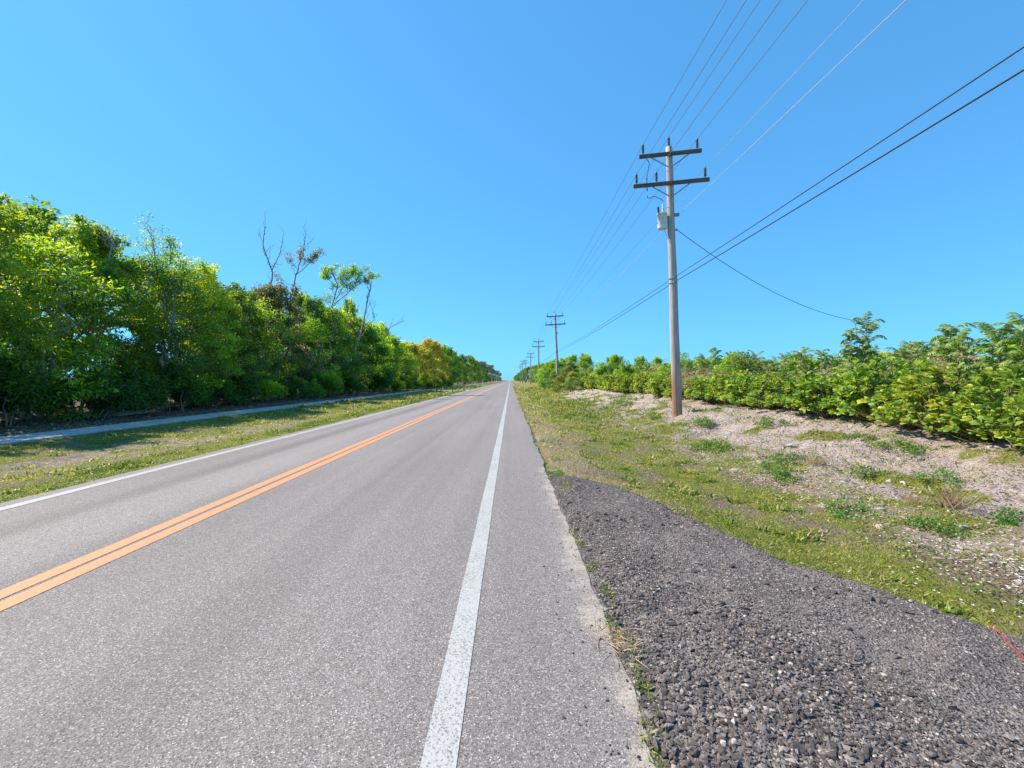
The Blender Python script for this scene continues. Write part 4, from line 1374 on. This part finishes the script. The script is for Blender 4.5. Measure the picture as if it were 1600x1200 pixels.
x_, y_, z_ = at(1490, 880)
mb = MB(); rg = np.random.default_rng(4)
tube(mb, crooked((-.16, .06, .03), (.17, -.05, .05), rg, 7, .05), np.linspace(.012, .007, 7), 6)
tag(mb.build('stick', STICKM, loc=(x_, y_, z_)), 'tan fallen stick lying in the weeds right of the gravel', 'stick')

# red plastic cord on the gravel
mb = MB(); rg = np.random.default_rng(14)
for q in range(3):
    yy = np.linspace(2.72, 2.30, 9); xx = np.linspace(2.99, 2.78, 9) + .012 * q + rg.normal(0, .006, 9)
    tube(mb, np.stack([xx - 2.9, yy - 2.5 + .01 * q, apron(xx, yy) + .015 + rg.random(9) * .012], 1), .0016, 5)
tag(mb.build('red_cord', REDTAPE, loc=(2.9, 2.5, 0)), 'frayed red plastic cord lying on the gravel at the right edge', 'cord')

# small marker post beside the far sidewalk
root = empty('marker_post', (-10.5, 96, float(height(-10.5, 96))))
mb = MB(); lathe(mb, (0, 0, -.1), [(.0, 0), (.07, 0), (.07, 1.0), (.055, 1.06), (.0, 1.07)], 10); mb.build('post', CLAY, root, smooth=True)
mb = MB(); lathe(mb, (0, 0, .70), [(.078, 0), (.078, .14)], 10); mb.build('band', WHITE, root)
tag(root, 'short orange-brown marker post in the grass by the driveways', 'post')


# ------------------------------------------------------------------ utility poles
ARM_YAW = -R(8.5)


def insulator(parent, x, y, z, h=.42):
    mb = MB()
    prof = [(.018, 0), (.018, .06)]
    n_ = 7
    for q in range(n_):
        z0 = .06 + (h - .1) * q / n_; dz = (h - .1) / n_
        prof += [(.036, z0), (.062, z0 + dz * .25), (.055, z0 + dz * .45), (.036, z0 + dz * .8)]
    prof += [(.04, h - .04), (.03, h), (.0, h)]
    lathe(mb, (x, y, z), prof, 10)
    return mb.build('insulator', PORCELAIN, parent, smooth=True)


PTOP = 11.78        # pole height above its foot
UPZ, LOZ = 11.39, 10.12   # crossarm heights
UP_X = (-1.13, 1.13); LO_X = (-1.44, -.60, 1.42)
INS = .49


def make_pole():
    root = empty('utility_pole')
    mb = MB()
    zz = np.linspace(-.4, PTOP, 26)
    tube(mb, np.stack([.012 * np.sin(zz * 1.3), .01 * np.cos(zz), zz], 1), np.linspace(.215, .135, 26), 16)
    mb.build('pole_shaft', POLEWOOD, root, smooth=True)
    ca, sa = math.cos(ARM_YAW), math.sin(ARM_YAW)

    def arm(z, half, off, ixs):
        mb = MB()
        yo = -.20
        prism(mb, (-half + off, yo, z), (half + off, yo, z), .11, .16, .014)
        o = mb.build('crossarm', ARMWOOD, root); o.rotation_euler = (0, 0, ARM_YAW)
        for ix in ixs: insulator(o, ix, yo, z + .09, .46)
        for sg in (-1, 1):
            mb = MB()
            prism(mb, (sg * .78, yo + .0, z - .095), (sg * .06, yo + .03, z - .56), .02, .05, .004)
            mb.build('brace', STEEL, o)
        mb = MB()
        tube(mb, [(0, yo - .08, z), (0, .16, z)], .02, 8); mb.build('bolt', STEEL, o)
        return o

    arm(UPZ, 1.30, .0, UP_X)
    arm(LOZ, 1.58, .0, LO_X)
    insulator(root, 0, -.02, PTOP - .02, .46)
    mb = MB(); tube(mb, [(0.0, -.12, PTOP - .28), (0, -.13, PTOP + .0)], .025, 6); mb.build('pole_top_bracket', STEEL, root)
    # spool for the neutral
    mb = MB(); prism(mb, (.13, -.05, 8.78), (.30, -.05, 8.78), .09, .14, .01); lathe(mb, (.29, -.1, 8.71), [(.0, 0), (.05, .01), (.03, .07), (.05, .13), (0, .14)], 10)
    mb.build('neutral_bracket', STEEL, root)
    mb = MB()
    for z in (5.98, 5.78): lathe(mb, (0, 0, z), [(.18, 0), (.19, .01), (.19, .05), (.18, .06)], 14)
    prism(mb, (-.03, -.14, 6.01), (-.03, -.27, 6.01), .05, .06, .006); prism(mb, (-.03, -.14, 5.81), (-.03, -.27, 5.81), .05, .06, .006)
    mb.build('cable_clamp', STEEL, root)
    return root


pole = make_pole()
pole.name = 'utility_pole'
register(pole)
FOOT = [(7.32, 19.1, -1.8), (7.45, 67.5, -2.6), (7.25, 111, -.4), (7.6, 163, -.2), (7.75, 222, 0), (6.35, 230, 0), (6.9, 300, 0), (7.2, 380, 0)]
poles = [pole]
LABP = ['nearest weathered wooden utility pole carrying a grey transformer', 'second utility pole, leaning slightly, beside the big palm', 'third utility pole rising from the bright bushes',
        'fourth utility pole, small above the far bushes', 'fifth utility pole, right one of a tiny close pair', 'left one of the tiny close pair of utility poles', 'faint farthest utility pole above the distant trees']
for q in range(1, 7):
    poles.append(copy_tree(pole))
for q, o in enumerate(poles):
    X, Y_, ln = FOOT[q]
    o.location = (X, Y_, float(height(X, Y_)) + (.0 if Y_ < 60 else .05)); o.rotation_euler = (0, R(ln), 0)
    tag(o, LABP[q], 'utility pole', 'utility poles along the right verge')
    if q: o.scale = (1, 1, 1.0)

# transformer and its fittings on the nearest pole only
root = empty('transformer', (0, 0, 0)); root.parent = pole
mb = MB()
tx, ty_, tz = -.42, -.10, 8.16
lathe(mb, (tx, ty_, tz), [(0, 0), (.18, .0), (.205, .02), (.21, .05), (.21, .62), (.225, .625), (.225, .66), (.205, .68), (.12, .72), (0, .73)], 22)
root_mb = mb.build('transformer_tank', TANK, pole, smooth=True)
bpy.data.objects.remove(root)
mb = MB()
for q in range(3):
    a_ = 2.6 + q * .5
    lathe(mb, (tx + .2 * math.cos(a_), ty_ + .2 * math.sin(a_), tz + .12 + .16 * q), [(0, 0), (.022, 0), (.022, .05), (0, .05)], 8, axis=(math.cos(a_), math.sin(a_), 0))
mb.build('tank_terminal', STEEL, root_mb)
mb = MB()
prof = [(.035, 0)]
for q in range(5): prof += [(.055, .03 + q * .055), (.035, .055 + q * .055)]
prof += [(.03, .33), (.045, .36), (.03, .4), (0, .41)]
lathe(mb, (tx + .05, ty_, tz + .68), prof, 10)
mb.build('bushing', TANK, root_mb, smooth=True)
mb = MB()
prof = [(.02, 0)]
for q in range(7): prof += [(.05, .02 + q * .045), (.03, .04 + q * .045)]
prof += [(0, .35)]
lathe(mb, (tx - .17, ty_ - .1, tz + .62), prof, 10, axis=(-.12, 0, 1))
mb.build('surge_arrester', RUBBER, root_mb, smooth=True)
mb = MB()
prism(mb, (tx + .17, ty_ + .03, tz + .48), (-.10, -.02, tz + .48), .12, .05, .006); prism(mb, (tx + .17, ty_ + .03, tz + .16), (-.10, -.02, tz + .16), .12, .05, .006)
mb.build('mounting_bracket', STEEL, root_mb)
ca, sa = math.cos(ARM_YAW), math.sin(ARM_YAW)


def armpt(x, z, yo=-.20): return np.array([x * ca - yo * sa, x * sa + yo * ca, z])


mb = MB()
c0 = armpt(-1.02, LOZ - .28, -.30)
lathe(mb, c0, [(0, 0), (.03, .0), (.03, .06), (.018, .08), (.018, .46), (.03, .48), (.03, .55), (0, .56)], 8)
prism(mb, c0 + [0, .02, .30], armpt(-1.02, LOZ + .02, -.2), .04, .04, .005)
fuse = mb.build('fuse_cutout', PORCELAIN, pole, smooth=False)
mb = MB()
p0 = armpt(UP_X[0] + .14, UPZ - .1); 
pts = np.array([p0, p0 + [.10, -.05, -.22], p0 + [.04, -.06, -.55], c0 + [0, 0, .56]])
t = np.linspace(0, 3, 16); tube(mb, np.stack([np.interp(t, range(4), pts[:, c]) for c in range(3)], 1), .014, 5)
mb.build('jumper_wire', DARKCABLE, pole)
mb = MB()
q0 = np.array([tx + .05, ty_, tz + 1.08])
pts = np.array([c0, c0 + [.0, 0, -.30], c0 + [.10, 0, -.34], c0 + [.30, .05, -.22], q0 + [-.05, 0, .22], q0 + [.0, 0, .15], q0])
t = np.linspace(0, 6, 30); tube(mb, np.stack([np.interp(t, range(7), pts[:, c]) for c in range(3)], 1), .014, 5)
mb.build('jumper_wire', DARKCABLE, pole)
mb = MB()
pts = np.array([(tx + .05, ty_ - .05, tz), (tx + .16, ty_ - .05, tz - .35), (-.11, -.12, tz - .62)])
t = np.linspace(0, 2, 12); tube(mb, np.stack([np.interp(t, range(3), pts[:, c]) for c in range(3)], 1), .009, 5)
mb.build('ground_wire', STEEL, pole)
mb = MB(); prism(mb, (.12, -.06, 8.12), (.24, -.08, 8.12), .05, .07, .006); lathe(mb, (.2, -.1, 8.07), [(0, 0), (.04, .01), (.025, .05), (.04, .09), (0, .1)], 8)
mb.build('service_bracket', STEEL, pole)
# a small grey terminal box on the second pole
mb = MB(); prism(mb, (.19, -.1, 3.9), (.19, -.1, 4.5), .22, .2, .02)
tb_ = mb.build('terminal_box', STEEL, poles[1])


# ------------------------------------------------------------------ wires
bpy.context.view_layer.update()
from mathutils import Matrix


def onpole(q, x, y, z):
    o = poles[q]
    M = Matrix.Translation(o.location) @ o.rotation_euler.to_matrix().to_4x4()
    return np.array(M @ Vector((x, y, z)))


def behind(x, y, z):   # the pole behind the viewer, out of frame
    hi = z > 7
    return np.array([(7.0 if hi else 6.75) + x, -28 + y, z + (.35 if hi else .9 if z > 5.9 else .5)])


def wire(name, locs, order, rad, m, label, sag=.012, group=None, cat='wire'):
    pts = [locs(q) for q in order]
    pts = [pts_ for pts_ in pts]
    P = []
    for a_, b_ in zip(pts[:-1], pts[1:]):
        t = np.linspace(0, 1, 30)[:, None]
        seg = a_ + (b_ - a_) * t
        L = np.linalg.norm(b_ - a_)
        seg[:, 2] -= (4 * t * (1 - t) * sag * L)[:, 0]
        P.append(seg[:-1])
    P.append(pts[-1][None]); P = np.concatenate(P)
    mb = MB(); tube(mb, P, rad, 6)
    return tag(mb.build(name, m, smooth=True), label, cat, group)


def loc_fn(x, y, z):
    def f(q):
        return behind(x, y, z) if q < 0 else onpole(q, x, y, z)
    return f


order = [-1, 0, 1, 2, 3, 4, 6]
ax_ = lambda x, z: tuple(armpt(x, z + .07 + INS - .05))
defs = [(ax_(UP_X[0], UPZ), 'overhead wire on the left insulator of the upper crossarms'), ((0, -.02, PTOP + .44), 'overhead wire along the pole tops'),
        (ax_(UP_X[1], UPZ), 'overhead wire on the right insulator of the upper crossarms'), (ax_(LO_X[0], LOZ), 'overhead wire on the leftmost insulator of the lower crossarms'),
        (ax_(LO_X[1], LOZ), 'overhead wire on the second insulator of the lower crossarms'), (ax_(LO_X[2], LOZ), 'overhead wire on the right insulator of the lower crossarms')]
for q, (c, lab) in enumerate(defs):
    wire('power_line', loc_fn(*c), order, .0085 if q != 5 else .0075, GLINTWIRE if q == 5 else DULLWIRE, lab, .006, 'overhead power lines')
wire('power_line', loc_fn(.29, -.1, 8.78), order, .009, GLINTWIRE, 'bright neutral wire attached right beside the transformer', .008, 'overhead power lines')
wire('communication_cable', loc_fn(-.03, -.27, 6.01), order, .011, DARKCABLE, 'upper of the two thick black cables below the transformer', .004, 'black cables')
wire('communication_cable', loc_fn(-.03, -.27, 5.81), order, .014, DARKCABLE, 'lower of the two thick black cables below the transformer', .004, 'black cables')
a_ = onpole(0, .2, -.1, 8.12)
b1 = np.array([(1326 - CX) / F * 27, 27, H - (499 - CY) / F * 27])
t = np.linspace(0, 1, 40)[:, None]
P = a_ + (b1 - a_) * t; P[:, 2] -= (4 * t * (1 - t) * .62)[:, 0]
P = np.concatenate([P, np.array([b1 + [.35, .1, -.08], b1 + [.6, .2, -.35], b1 + [.68, .2, -1.4], b1 + [.7, .2, -4.6]])])
mb = MB(); tube(mb, P, .013, 6)
tag(mb.build('service_wire', DARKCABLE, smooth=True), 'sagging black service wire running from the pole to the tall sapling', 'wire')
